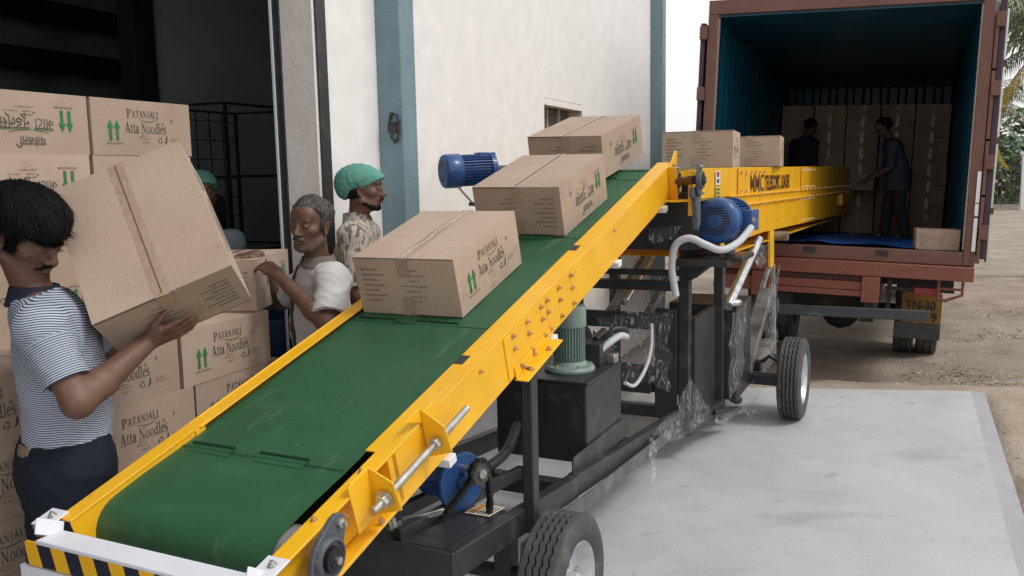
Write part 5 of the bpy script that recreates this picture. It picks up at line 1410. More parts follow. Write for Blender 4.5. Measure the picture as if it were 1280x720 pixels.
            Q = np.stack([cell(1, 1), cell(0, 1), cell(0, 0), cell(1, 0)], 1)
            flip = ins if d != 1 else ~ins
            Q[~flip] = Q[~flip][:, ::-1]; quads.append(Q)
        Q = np.concatenate(quads); Q = Q[(Q >= 0).all(1)]
        me = bpy.data.meshes.new(name); me.vertices.add(len(P)); me.vertices.foreach_set('co', P.astype(np.float32).ravel())
        me.loops.add(len(Q) * 4); me.loops.foreach_set('vertex_index', Q.astype(np.int32).ravel())
        me.polygons.add(len(Q)); me.polygons.foreach_set('loop_start', np.arange(len(Q), dtype=np.int32) * 4)
        me.polygons.foreach_set('use_smooth', np.ones(len(Q), bool))
        me.update(calc_edges=True); me.validate()
        me.materials.append(m)
        if attr is not None and len(me.vertices) == len(P):
            A = me.attributes.new('stripe', 'FLOAT', 'POINT'); A.data.foreach_set('value', attr(P).astype(np.float32))
        ob = bpy.data.objects.new(name, me); COL.objects.link(ob)
        if smooth_it: sm = ob.modifiers.new('smooth', 'SMOOTH'); sm.factor = .5; sm.iterations = smooth_it
        if parent is not None: ob.parent = parent; ob.matrix_parent_inverse = parent.matrix_world.inverted()
        return ob
def nrm(v): v = np.array(v, float); return v / np.linalg.norm(v)
def head_frame(yaw, pitch=0, roll=0):
    """columns: subject's left?, forward, up; yaw compass azimuth of the gaze, pitch down positive, roll to his right"""
    y = np.array([math.sin(yaw) * math.cos(pitch), math.cos(yaw) * math.cos(pitch), -math.sin(pitch)])
    x0 = nrm(np.cross(y, (0, 0, 1))); z0 = np.cross(x0, y)
    x = x0 * math.cos(roll) - z0 * math.sin(roll); z = z0 * math.cos(roll) + x0 * math.sin(roll)
    return np.array([x, y, z]).T
def head_pts(hc, R, s):
    hc = np.array(hc, float)
    return lambda x, y, z: hc + (R @ np.array([x, y, z])) * s
def head_field(F, hc, R, s, neck, nr=.052, full=1.0, age=0, chin=1.0, shut=False):
    P = head_pts(hc, R, s)
    F.ell(P(0, -.015, .035), (.074 * s, .094 * s, .080 * s), R, .01)
    F.ell(P(0, .022, -.018), (.058 * s * full, .066 * s, .082 * s), R, .025)
    F.ell(P(0, .030, -.068), (.046 * s * full, .050 * s, .040 * s), R, .022)
    F.ell(P(0, .068, -.092), (.021 * s, .017 * s, .016 * s * chin), R, .016)
    for q in (-1, 1):
        F.ell(P(q * .042, .050, -.014), (.021 * s, .022 * s, .018 * s), R, .02)
        F.cone(P(q * .058, -.005, -.055), P(q * .030, .050, -.090), .017 * s, .014 * s, .022)
    F.cone(P(-.034, .076, .028), P(.034, .076, .028), .0115 * s, .0115 * s, .014)
    F.ell(P(0, .055, .055), (.055 * s, .034 * s, .038 * s), R, .02)
    for q in (-1, 1):
        F.ell(P(q * .031, .096, .010), (.017 * s, (.012 if shut else .017) * s, .011 * s), R, .010, 's')
        F.ell(P(q * .0305, .0735, .009), (.0150 * s, .0150 * s, .0120 * s), R, .003 if not shut else .008)
        if shut: F.cone(P(q * .019, .0850, .0015), P(q * .043, .0780, .0025), .0024 * s, .0020 * s, .003); continue
        F.cone(P(q * .018, .0865, .0135), P(q * .044, .0795, .0125), .0032 * s, .0030 * s, .004)
        F.cone(P(q * .020, .0860, .003), P(q * .043, .0800, .004), .0026 * s, .0024 * s, .004)
    F.cone(P(0, .083, .022), P(0, .103, -.020), .0078 * s, .0105 * s, .011)
    F.ell(P(0, .105, -.026), (.0125 * s, .0125 * s, .0105 * s), R, .007)
    for q in (-1, 1):
        F.ell(P(q * .0135, .095, -.029), (.0082 * s, .0105 * s, .0078 * s), R, .005)
        F.ell(P(q * .0065, .1035, -.0365), (.0034 * s, .0045 * s, .0030 * s), R, .002, 's')
    F.cone(P(-.017, .0865, -.052), P(.017, .0865, -.052), .0058 * s, .0058 * s, .006)
    F.ell(P(0, .094, -.052), (.014 * s, .0060 * s, .0055 * s), R, .004)
    F.ell(P(0, .090, -.0625), (.016 * s, .0085 * s, .0072 * s), R, .005)
    F.cone(P(-.021, .0885, -.0568), P(.021, .0885, -.0568), .0016 * s, .0016 * s, .003, 's')
    F.ell(P(0, .0935, -.0775), (.014 * s, .006 * s, .005 * s), R, .006, 's')
    for q in (-1, 1):
        ea = R @ np.array([[math.cos(.25 * q), 0, math.sin(.25 * q)], [0, 1, 0], [-math.sin(.25 * q), 0, math.cos(.25 * q)]])
        F.ell(P(q * .076, -.008, -.004), (.0085 * s, .0175 * s, .0310 * s), ea, .004)
        F.ell(P(q * .0845, -.004, .000), (.0062 * s, .0105 * s, .0200 * s), ea, .004, 's')
        F.ell(P(q * .078, -.002, -.031), (.0065 * s, .008 * s, .009 * s), R, .004)
        if age:
            F.cone(P(q * .022, .088, -.030), P(q * .033, .074, -.058), .0028 * s, .0022 * s, .006, 's')
    F.cone(P(0, -.022, -.055), neck, .054 * s, nr, .028)
    return P
def face_extras(P, R, s, root, hair_m, eyes=True, moustache=0, brows=True, lips=True, beard=0, closed=False):
    for q in (-1, 1):
        if eyes:
            F = Field(P(q * .031, .08, .009) - .03, P(q * .031, .08, .009) + .03, .0012, .0012, .0012)
            F.ell(P(q * .0305, .0765, .0083), (.0128 * s, .0138 * s, .0052 * s), R, 0); e = F.mesh('eye', EYE, root)
            F = Field(P(q * .031, .08, .009) - .03, P(q * .031, .08, .009) + .03, .0010, .0010, .0010)
            F.ell(P(q * .0305, .0858, .0083), (.0052 * s, .0052 * s, .0048 * s), R, 0); F.mesh('iris', IRIS, e)
        if brows:
            c = P(q * .032, .085, .032); F = Field(c - .04, c + .04, .0014, .0014, .0014)
            F.cone(P(q * .012, .0895, .0290), P(q * .034, .0855, .0355), .0034 * s, .0036 * s, .003); F.cone(P(q * .034, .0855, .0355), P(q * .050, .073, .030), .0036 * s, .0018 * s, .003)
            F.lumps(.0006, 900); F.mesh('eyebrow', hair_m, root)
    if lips:
        c = P(0, .09, -.057); F = Field(c - .035, c + .035, .0014, .0014, .0014)
        F.ell(P(0, .0955, -.0530), (.016 * s, .0052 * s, .0040 * s), R, .002); F.ell(P(0, .0915, -.0630), (.0150 * s, .0078 * s, .0055 * s), R, .001); F.mesh('lips', LIP, root)
    if moustache:
        c = P(0, .09, -.045); F = Field(c - .045, c + .045, .0014, .0014, .0014)
        for q in (-1, 1):
            F.cone(P(q * .002, .0985, -.0435), P(q * .016, .0955, -.0455), .0046 * s * moustache, .0056 * s * moustache, .004); F.cone(P(q * .016, .0955, -.0455), P(q * .031, .083, -.056), .0056 * s * moustache, .0024 * s, .004)
        F.lumps(.0010, 800); F.mesh('moustache', hair_m, root)
    if beard:
        c = P(0, .04, -.07); F = Field(c - .12, c + .12, .003, .003, .003); o = .0022
        F.ell(P(0, .030, -.068), (.046 * s + o, .050 * s + o, .040 * s + o), R, .0); F.ell(P(0, .068, -.092), (.021 * s + o, .017 * s + o, .016 * s + o), R, .014)
        for q in (-1, 1): F.cone(P(q * .058, -.005, -.055), P(q * .030, .050, -.090), .017 * s + o, .014 * s + o, .018)
        F.plane(P(0, 0, -.067), R @ np.array([0, -.25, 1.0])); F.lumps(.0012, 500)
        F.mesh('beard', hair_m if beard == 1 else beard, root)
def hair_field(P, R, s, root, m, thick=.010, front=.064, style='short', seed=1, strands=0):
    c = P(0, -.01, .03); F = Field(c - .16, c + .16, .003, .003, .003)
    F.ell(P(0, -.018, .040), (.076 * s + thick, .096 * s + thick, .081 * s + thick), R, 0)
    if style == 'fringe':
        F.ell(P(0, .020, .070), (.070 * s, .078 * s, .060 * s), R, .03)
    F.box(P(0, .115, front - .15), (.2, .088, .15), R, .02, .012, 's')
    F.box(P(0, .06, -.17), (.2, .085, .155), R, .01, .01, 's')
    F.box(P(0, 0, -.21), (.2, .2, .150), R, .01, .01, 's')
    for q in (-1, 1): F.ell(P(q * .088, -.004, -.006), (.020 * s, .024 * s, .034 * s), R, .006, 's')
    F.lumps(.0028, 46, seed); F.lumps(.0010, 240, seed + 1)
    ho = F.mesh('hair', m, root)
    if strands:
        me = ho.data; n = len(me.vertices); co = np.zeros(n * 3); me.vertices.foreach_get('co', co); co = co.reshape(-1, 3)
        nn = np.zeros(n * 3); me.vertices.foreach_get('normal', nn); nn = nn.reshape(-1, 3); rs = np.random.RandomState(seed)
        crown = P(.005, -.055, .125); front = R @ np.array([0, 1, 0]); b = MB(); ids = rs.choice(n, min(n, strands), replace=False)
        for i in ids:
            p, q = co[i], nn[i]
            if (p - P(0, 0, .0)) @ R[:, 2] < -.06: continue
            d = p - crown; d = d + front * .035 + rs.normal(size=3) * .022; d = d - q * (d @ q); l = np.linalg.norm(d)
            if l < 1e-4: continue
            d = d / l; t = np.cross(q, d); L_ = rs.uniform(.018, .052) * (1.0 if style == 'fringe' else .32); w_ = rs.uniform(.0007, .0016); o = q * rs.uniform(.0008, .003)
            p0 = p - d * L_ * .4 + q * .0002; p1 = p + o; p2 = p + d * L_ * .45 + o * .9 - q * .0004 + t * rs.uniform(-.003, .003); p3 = p + d * L_ + q * (rs.uniform(-.003, .0015) - L_ * .10) + t * rs.uniform(-.005, .005)
            b.add([p0 - t * w_ * .5, p0 + t * w_ * .5, p1 + t * w_, p1 - t * w_, p2 + t * w_ * .9, p2 - t * w_ * .9, p3], [(0, 1, 2, 3), (3, 2, 4, 5), (5, 4, 6)], m)
        so_ = b.build('hair_strands', None, smooth=180); so_.parent = ho; so_.matrix_parent_inverse = Matrix.Identity(4)
    return ho
def hand(F, wr, d, n, side, s=1.0, curl=(.25, .3, .35, .4), spread=.16, thumb=(.7, .5), L=(.070, .078, .072, .058)):
    """wr wrist, d finger direction, n palm normal (palm faces n), side=+1 thumb on cross(d,n) side"""
    wr = np.array(wr, float); d = nrm(d); n = np.array(n, float); n = nrm(n - d * (n @ d)); t = np.cross(d, n) * side
    k = .004 * s; pc = wr + d * .045 * s
    pl = .085 * s
    F.cone(wr - d * .01 * s, wr + d * .03 * s, .026 * s, .028 * s, .012, flat=(n, 1.35))
    for i, o in enumerate((-.030, -.010, .011, .031)):     # metacarpals, pinky .. index
        F.cone(wr + t * o * .55 * s + d * .012 * s, wr + t * o * s + d * (pl - .004 * abs(i - 2)) * s ** 0, .0150 * s, .0118 * s, .012, flat=(n, 1.15))
    F.ell(pc + t * .026 * s + n * .008 * s, (.020 * s, .028 * s, .014 * s), np.array([t, d, n]).T, .012)
    F.ell(pc - t * .022 * s + n * .006 * s, (.016 * s, .030 * s, .012 * s), np.array([t, d, n]).T, .010)
    for i, o in enumerate((-.032, -.011, .011, .033)):
        j = 3 - i; b0 = wr + t * o * s + d * (pl - .004 * abs(i - 2)); cu = curl[j]
        fd = nrm(d + t * spread * (i - 1.5) * .62); Lf = L[j] * s; a = 0; p = b0; r0 = (.0088, .0092, .0090, .0078)[j] * s
        for sg, (fr_, rr_) in enumerate(((.42, .95), (.32, .86), (.26, .72))):
            a += cu * (.8, 1.15, .8)[sg]; q = p + (fd * math.cos(a) + n * math.sin(a)) * Lf * fr_
            F.cone(p, q, r0 * (1.0, .93, .85)[sg], r0 * rr_, .0035 if sg else .006); p = q
    p0 = wr + t * .022 * s + d * .022 * s + n * .006 * s
    d1 = nrm(d * .75 + t * thumb[0] + n * thumb[1] * .6); p1 = p0 + d1 * .040 * s; d2 = nrm(d * .95 + t * thumb[0] * .45 + n * thumb[1]); p2 = p1 + d2 * .030 * s; p3 = p2 + nrm(d2 + n * .15) * .022 * s
    F.cone(p0, p1, .0150 * s, .0112 * s, .010); F.cone(p1, p2, .0108 * s, .0098 * s, .004); F.cone(p2, p3, .0098 * s, .0078 * s, .003)
def cloth_mat(name, base, other=None, period=.009, duty=.5, rough=.85, kind='stripe'):
    if name in MATS: return MATS[name]
    m = mat(name, base, rough, nscale=9, var=.08, bump=.25, bscale=300); n = m.node_tree; b = n.nodes['Principled BSDF']
    b.inputs['Sheen Weight'].default_value = .0; b.inputs['Specular IOR Level'].default_value = .25
    if other is None: return m
    src = b.inputs['Base Color'].links[0].from_socket
    if kind == 'stripe':
        a = n.nodes.new('ShaderNodeAttribute'); a.attribute_name = 'stripe'
        mu = n.nodes.new('ShaderNodeMath'); mu.operation = 'MULTIPLY'; mu.inputs[1].default_value = 1 / period; n.links.new(a.outputs['Fac'], mu.inputs[0])
        fr = n.nodes.new('ShaderNodeMath'); fr.operation = 'FRACT'; n.links.new(mu.outputs[0], fr.inputs[0])
        gt = n.nodes.new('ShaderNodeMath'); gt.operation = 'GREATER_THAN'; gt.inputs[1].default_value = duty; n.links.new(fr.outputs[0], gt.inputs[0]); fac = gt.outputs[0]
    else:
        tc = n.nodes.new('ShaderNodeTexCoord'); t = n.nodes.new('ShaderNodeTexNoise'); t.inputs['Scale'].default_value = 17; t.inputs['Detail'].default_value = 3; t.inputs['Distortion'].default_value = 1.6
        mp = n.nodes.new('ShaderNodeMapping'); mp.inputs['Scale'].default_value = (1.6, 1.6, .75); n.links.new(tc.outputs['Object'], mp.inputs[0])
        n.links.new(mp.outputs[0], t.inputs['Vector']); mr = n.nodes.new('ShaderNodeMapRange'); mr.inputs['From Min'].default_value = .52; mr.inputs['From Max'].default_value = .58; n.links.new(t.outputs['Fac'], mr.inputs['Value']); fac = mr.outputs[0]
    mx = n.nodes.new('ShaderNodeMix'); mx.data_type = 'RGBA'; n.links.new(fac, mx.inputs['Factor']); n.links.new(src, mx.inputs['A']); mx.inputs['B'].default_value = tuple(other) + (1,)
    n.links.new(mx.outputs['Result'], b.inputs['Base Color']); return m
JEAN = cloth_mat('dark_denim', (.011, .015, .026)); TROU = cloth_mat('grey_trousers', (.05, .05, .055)); SHOE = mat('dark_sandal', (.03, .022, .018), .6)
def torso(F, pel, che, nek, sL, sR, R, g=0.0, k=.05, w=1.0, belly=0):
    """R columns: right, forward, up of the rib cage; g grows it (clothes)"""
    pel, che, nek, sL, sR = (np.array(q, float) for q in (pel, che, nek, sL, sR)); mid = (pel + che) / 2
    F.ell(che, (.150 * w + g, .105 * w + g, .165 + g), R, k)
    F.ell(che + R @ np.array([0, -.012, .08]), (.155 * w + g, .085 * w + g, .095 + g), R, k)
    F.ell(mid + R @ np.array([0, .01 + belly * .5, 0]), (.132 * w + g, .098 * w + g + belly, .17 + g), R, k)
    F.ell(pel, (.145 * w + g, .105 * w + g, .13 + g), R, k)
    for s_ in (sL, sR): F.cone(nek + (che - nek) * .22, s_, .052 + g, .056 + g, k)
def legs(F, pel, R, feet, g=0.0, cut=True, knee=None, shoe=False, k=.03):
    out = []
    for i, q in enumerate((-1, 1)):
        hip = np.array(pel) + R @ np.array([q * .085, 0, -.05]); ft = np.array(feet[i], float)
        kn = (hip + ft) / 2 + (R @ np.array([q * .01, .03, 0]) if knee is None else np.array(knee[i]))
        F.cone(hip, kn, .085 + g, .056 + g, k); F.cone(kn, ft + np.array([0, 0, .07]), .056 + g, .040 + g * 1.6, k); out.append((hip, kn, ft))
    return out
def feet_f(F, feet, R, g=0.0):
    for ft in feet:
        ft = np.array(ft, float); F.cone(ft + np.array([0, 0, .045]), ft + R @ np.array([0, .14, 0]) + np.array([0, 0, .028]), .036 + g, .026 + g, .02); F.cone(ft + np.array([0, 0, .07]), ft + R @ np.array([0, -.045, 0]) + np.array([0, 0, .03]), .036 + g, .028 + g, .02)
def arm(F, sh, el, wr, g=0, r=(.050, .040, .037, .026), k=.02):
    F.cone(sh, el, r[0] + g, r[1] + g, k); m = np.array(el) + (np.array(wr) - np.array(el)) * .3
    F.cone(el, m, r[1] + g, r[2] + g + .003, k); F.cone(m, wr, r[2] + g + .002, r[3] + g, k)

# ---------- the man lifting a carton, nearest the camera
def man_lifting():
    root = empty('person', (-1.45, 2.60, 0)); bpy.context.view_layer.update()
    tag(root, 'person in striped shirt and dark jeans lifting a large carton beside the conveyor tail', 'person')
    yaw = R_(62); Rt = head_frame(yaw, R_(4), R_(4)); Rp = head_frame(R_(50))
    pel = np.array([-1.375, 2.61, .93]); che = np.array([-1.385, 2.635, 1.215]); nek = np.array([-1.452, 2.655, 1.42])
    sR = np.array([-1.345, 2.475, 1.335]); sL = np.array([-1.47, 2.81, 1.34])
    elR = np.array([-1.235, 2.43, 1.128]); wrR = np.array([-1.118, 2.662, 1.257])
    elL = np.array([-1.36, 2.98, 1.14]); wrL = np.array([-1.18, 2.96, 1.36])
    hc = np.array([-1.440, 2.625, 1.597]); Rh = head_frame(R_(106), R_(33), R_(8)); s = 1.10
    feet = [(-1.55, 2.64, 0), (-1.46, 2.42, 0)]
    F = Field((-1.75, 2.22, -.02), (-.86, 3.20, 1.80), .0042, .0042, [(-1, .012), (.95, .0042)])
    torso(F, pel, che, nek, sL, sR, Rt, 0.0); lg = legs(F, pel, Rp, feet); feet_f(F, feet, Rp)
    arm(F, sR, elR, wrR, r=(.052, .043, .041, .028)); arm(F, sL, elL, wrL)
    P = head_field(F, hc, Rh, s, nek + np.array([0, .0, -.02]), full=1.04, shut=True)
    nn = nrm((.4446, -.5288, -.723))
    d = nrm(np.array([-.955, 2.672, 1.320]) - wrR); hand(F, wrR, nrm(d), -nn, 1, 1.02, curl=(.04, .08, .12, .18), spread=.14, thumb=(.85, .25))
    hand(F, wrL, (.35, -.25, .6), (-.1, -.85, .4), -1, .95)
    F.mesh('body', SKIN, root)
    # shirt
    F = Field((-1.76, 2.26, .90), (-1.02, 3.10, 1.47), .0046, .0046, .0046); g = .017
    torso(F, pel, che, nek - np.array([0, 0, .01]), sL, sR, Rt, g, .05, belly=.012)
    F.cone(sR, sR + (elR - sR) * .72, .066, .066, .03, cut=.0); F.cone(sL, sL + (elL - sL) * .72, .064, .064, .03, cut=.0)
    F.plane((0, 0, .945), (-.0, .0, -1)); F.folds(.0055, 4, (16, 42), 6)
    F.plane(nek + np.array([0, 0, -.005]), (-.25, -.1, 1.0), nek - .12, nek + .2)
    F.cone(nek + np.array([0, 0, -.06]), nek + np.array([0, 0, .08]), .060, .058, .0, 's')
    F.cone(sR + (elR - sR) * .58, elR, .050, .048, .0, 's'); F.cone(sL + (elL - sL) * .58, elL, .050, .048, .0, 's')
    ua = nrm(elR - sR)
    def att(p):
        q = p - sR; al = q @ ua; rad = np.linalg.norm(q - al[:, None] * ua, axis=1)
        arm_ = (al > .045) & (rad < .088)
        z = p[:, 2] + .018 * np.sin(p[:, 0] * 9 + p[:, 1] * 7) + .004 * np.sin(p[:, 0] * 40)
        return np.where(arm_, al * .98 + 3.0, z)
    SH = cloth_mat('striped_shirt', (.52, .56, .63), (.075, .10, .17), .0068, .50)
    F.mesh('shirt', SH, root, att)
    # collar
    F = Field(nek - .13, nek + .11, .003, .003, .003); cc = nek + np.array([0.0, 0, .0])
    F.cone(cc + np.array([0, 0, -.05]), cc + np.array([.002, 0, .020]), .088, .068, .0, cut=0); F.cone(cc + np.array([0, 0, -.12]), cc + np.array([0, 0, .09]), .066, .058, .0, 's'); F.plane(cc + np.array([0, 0, -.04]), (0, 0, -1))
    F.mesh('collar', cloth_mat('collar_navy', (.022, .026, .045)), root)
    # jeans, belt, label, pocket
    F = Field((-1.74, 2.28, .02), (-1.10, 2.98, 1.02), .0055, .0055, .0055)
    F.ell(pel + np.array([0, 0, -.02]), (.162, .128, .15), Rp, .04); F.ell(pel + Rp @ np.array([.05, -.055, -.07]), (.085, .075, .10), Rp, .05); F.ell(pel + Rp @ np.array([-.05, -.055, -.07]), (.085, .075, .10), Rp, .05)
    legs(F, pel, Rp, feet, .026, k=.06); F.plane((0, 0, .985), (0, 0, 1)); F.plane((0, 0, .05), (0, 0, -1)); F.folds(.006, 9, (14, 36), 5)
    jn = F.mesh('jeans', JEAN, root)
    F = Field((-1.70, 2.30, .90), (-1.10, 2.95, 1.02), .004, .004, .003)
    F.ell(pel + np.array([0, 0, -.02]), (.167, .133, .19), Rp, 0); F.ell(pel + np.array([0, 0, -.02]), (.155, .122, .19), Rp, 0, 's'); F.plane((0, 0, .985), (0, 0, 1)); F.plane((0, 0, .948), (0, 0, -1)); F.mesh('waistband', cloth_mat('waistband_denim', (.013, .016, .026)), jn)
    bk = pel + Rp @ np.array([.035, -.128, .035])
    F = Field(bk - .08, bk + .08, .002, .002, .002); F.ell(pel + np.array([0, 0, -.02]), (.170, .136, .19), Rp, 0); F.ell(pel + np.array([0, 0, -.02]), (.163, .130, .19), Rp, 0, 's'); F.box(bk, (.034, .05, .017), Rp, .003, 0, 'i'); F.mesh('leather_label', mat('tan_leather', (.22, .15, .11), .6, nscale=30, var=.2), jn)
    pk = pel + Rp @ np.array([.075, -.125, -.075])
    F = Field(pk - .13, pk + .13, .003, .003, .003); F.ell(pel + Rp @ np.array([.05, -.055, -.07]), (.090, .080, .105), Rp, 0); F.ell(pel + np.array([0, 0, -.02]), (.166, .132, .154), Rp, .03); F.box(pk, (.065, .12, .07), Rp, .008, 0, 'i'); F.folds(.002, 5, (20, 40), 3); F.mesh('back_pocket', cloth_mat('pocket_denim', (.034, .040, .056)), jn)
    F = Field((-1.70, 2.28, -.01), (-1.2, 3.02, .14), .005, .005, .004); feet_f(F, feet, Rp, .008); F.plane((0, 0, .06), (0, 0, 1)); F.mesh('sandals', SHOE, root)
    hair_field(P, Rh, s, root, HAIR, .017, .046, 'fringe', 3, strands=9000)
    face_extras(P, Rh, s, root, HAIR, eyes=False, moustache=.85, beard=mat('dark_stubble', (.060, .034, .026), .8, nscale=300, var=.5))
    # the carried carton
    Rc = np.array([[-.4446, -.8957, -.0108], [.5288, -.2527, -.8103], [.7230, -.3659, .5860]])
    M = Matrix([list(Rc[i]) + [0] for i in range(3)] + [[0, 0, 0, 1]]); M.translation = Vector((-1.148, 2.806, 1.539)) - M.to_3x3() @ Vector((0, 0, CH / 2 * .965)); M = M @ Matrix.Scale(.965, 4)
    carton('large tilted carton held up in both hands by the person in the striped shirt', 'cartons in the hands of workers', mtx=M, flip=True)
man_lifting()

# ---------- grey haired man beside the belt
def man_grey():
    root = empty('person', (-.90, 3.95, 0)); bpy.context.view_layer.update()
    tag(root, 'grey haired person in white shirt reaching for a carton behind the conveyor', 'person')
    Rt = head_frame(R_(-118), R_(8), R_(0)); Rp = head_frame(R_(-100))
    pel = np.array([-.86, 4.0, .90]); che = np.array([-.865, 3.93, 1.175]); nek = np.array([-.850, 3.855, 1.375])
    sL = np.array([-.765, 3.755, 1.305]); sR = np.array([-.915, 4.04, 1.30])
    elL = np.array([-.765, 3.60, 1.135]); wrL = np.array([-1.010, 3.765, 1.335]); elR = np.array([-1.10, 4.15, 1.16]); wrR = np.array([-1.16, 4.00, 1.40])
    hc = np.array([-.862, 3.790, 1.540]); Rh = head_frame(R_(-158), R_(3), R_(-5)); s = 1.0
    feet = [(-.82, 3.92, 0), (-.96, 4.16, 0)]
    F = Field((-1.32, 3.50, -.02), (-.60, 4.35, 1.72), .0045, .0045, [(-1, .014), (1.0, .0042)])
    torso(F, pel, che, nek, sL, sR, Rt); legs(F, pel, Rp, feet); feet_f(F, feet, Rp); arm(F, sL, elL, wrL, r=(.05, .040, .037, .025)); arm(F, sR, elR, wrR)
    P = head_field(F, hc, Rh, s, nek + np.array([0, 0, -.02]), full=.96, age=1)
    hand(F, wrL, nrm(np.array([-1.125, 3.86, 1.395]) - wrL), (-.3, .5, -.75), -1, .98, curl=(.30, .34, .38, .45), spread=.16)
    hand(F, wrR, (-.5, -.65, .0), (.0, .1, -1), 1, .98, curl=(.35, .4, .4, .45), spread=.2)
    F.mesh('body', SKIN2, root)
    F = Field((-1.20, 3.55, .70), (-.62, 4.3, 1.42), .0046, .0046, .0046)
    torso(F, pel, che, nek - np.array([0, 0, .015]), sL, sR, Rt, .020, belly=.015)
    F.ell(pel + np.array([0, 0, -.05]), (.165, .13, .17), Rp, .04)
    F.cone(sL, sL + (elL - sL) * .82, .070, .078, .03, cut=0); F.cone(sR, sR + (elR - sR) * .8, .066, .072, .03, cut=0)
    F.folds(.008, 14, (16, 40), 6); F.plane((0, 0, .74), (0, 0, -1)); F.plane(nek + np.array([0, 0, .0]), (-.1, 0, 1.0), nek - .12, nek + .2)
    F.cone(nek + np.array([0, 0, -.06]), nek + np.array([0, 0, .08]), .058, .058, .0, 's')
    F.cone(sL + (elL - sL) * .66, elL, .052, .058, .0, 's'); F.mesh('shirt', cloth_mat('white_cotton', (.60, .595, .60)), root)
    # dark placket down the front and brown collar
    fr = Rt[:, 1]
    F = Field((-1.22, 3.55, .74), (-.70, 4.2, 1.36), .004, .004, .004)
    torso(F, pel, che, nek - np.array([0, 0, .015]), sL, sR, Rt, .0235, belly=.015); F.ell(pel + np.array([0, 0, -.05]), (.169, .134, .174), Rp, .04)
    F.folds(.008, 14, (16, 40), 6); F.box(che + Rt @ np.array([.0, .16, -.06]), (.020, .16, .36), Rt, .0, 0, 'i'); F.mesh('placket', cloth_mat('placket_dark', (.075, .065, .065)), root)
    F = Field(nek - .14, nek + .12, .003, .003, .003)
    F.cone(nek + np.array([0, 0, -.060]), nek + np.array([0, 0, .030]), .108, .068, 0, cut=0); F.cone(nek + np.array([0, 0, -.12]), nek + np.array([0, 0, .09]), .074, .059, .0, 's'); F.plane(nek + np.array([0, 0, -.04]), (-.2, -.2, -1))
    F.box(nek + Rt @ np.array([0, .10, -.03]), (.018, .06, .06), Rt, 0, .01, 's'); F.mesh('collar', cloth_mat('collar_taupe', (.19, .155, .14)), root)
    F = Field((-1.15, 3.65, .02), (-.62, 4.38, .95), .007, .007, .008); F.ell(pel + np.array([0, 0, -.03]), (.155, .12, .13), Rp, .04); legs(F, pel, Rp, feet, .018); F.plane((0, 0, .04), (0, 0, -1)); F.folds(.006, 5, (14, 30), 4); F.mesh('trousers', TROU, root)
    F = Field((-1.25, 3.6, -.01), (-.6, 4.4, .14), .006, .006, .005); feet_f(F, feet, Rp, .008); F.plane((0, 0, .06), (0, 0, 1)); F.mesh('sandals', SHOE, root)
    hair_field(P, Rh, s, root, HAIRG, .008, .074, 'short', 5, strands=6000)
    face_extras(P, Rh, s, root, HAIRG, eyes=True, moustache=.8, beard=mat('grey_stubble', (.125, .085, .070), .8, nscale=300, var=.5))
man_grey()
def bouffant(P, R, s, root, seed=1):
    c = P(0, -.03, .05); F = Field(c - .18, c + .18, .0032, .0032, .0032)
    F.ell(P(0, -.026, .055), (.092 * s, .120 * s, .080 * s), R, 0); F.ell(P(0, -.080, .015), (.078 * s, .070 * s, .070 * s), R, .03); F.ell(P(0, .06, .055), (.062 * s, .050 * s, .040 * s), R, .02)
    F.plane(P(0, .06, .034), R @ np.array([0, .50, -.90])); F.folds(.0035, seed, (70, 130), 4, dirs=[R @ np.array([1, .1, .1]), R @ np.array([.2, .1, 1]), R @ np.array([1, .3, .6])]); F.lumps(.0008, 160)
    F.cone(P(0, -.03, -.3), P(0, -.03, -.02), .07 * s, .07 * s, .0, 's')
    cap = F.mesh('hair_net_cap', cloth_mat('green_bouffant', (.12, .33, .27)), root)
    return cap
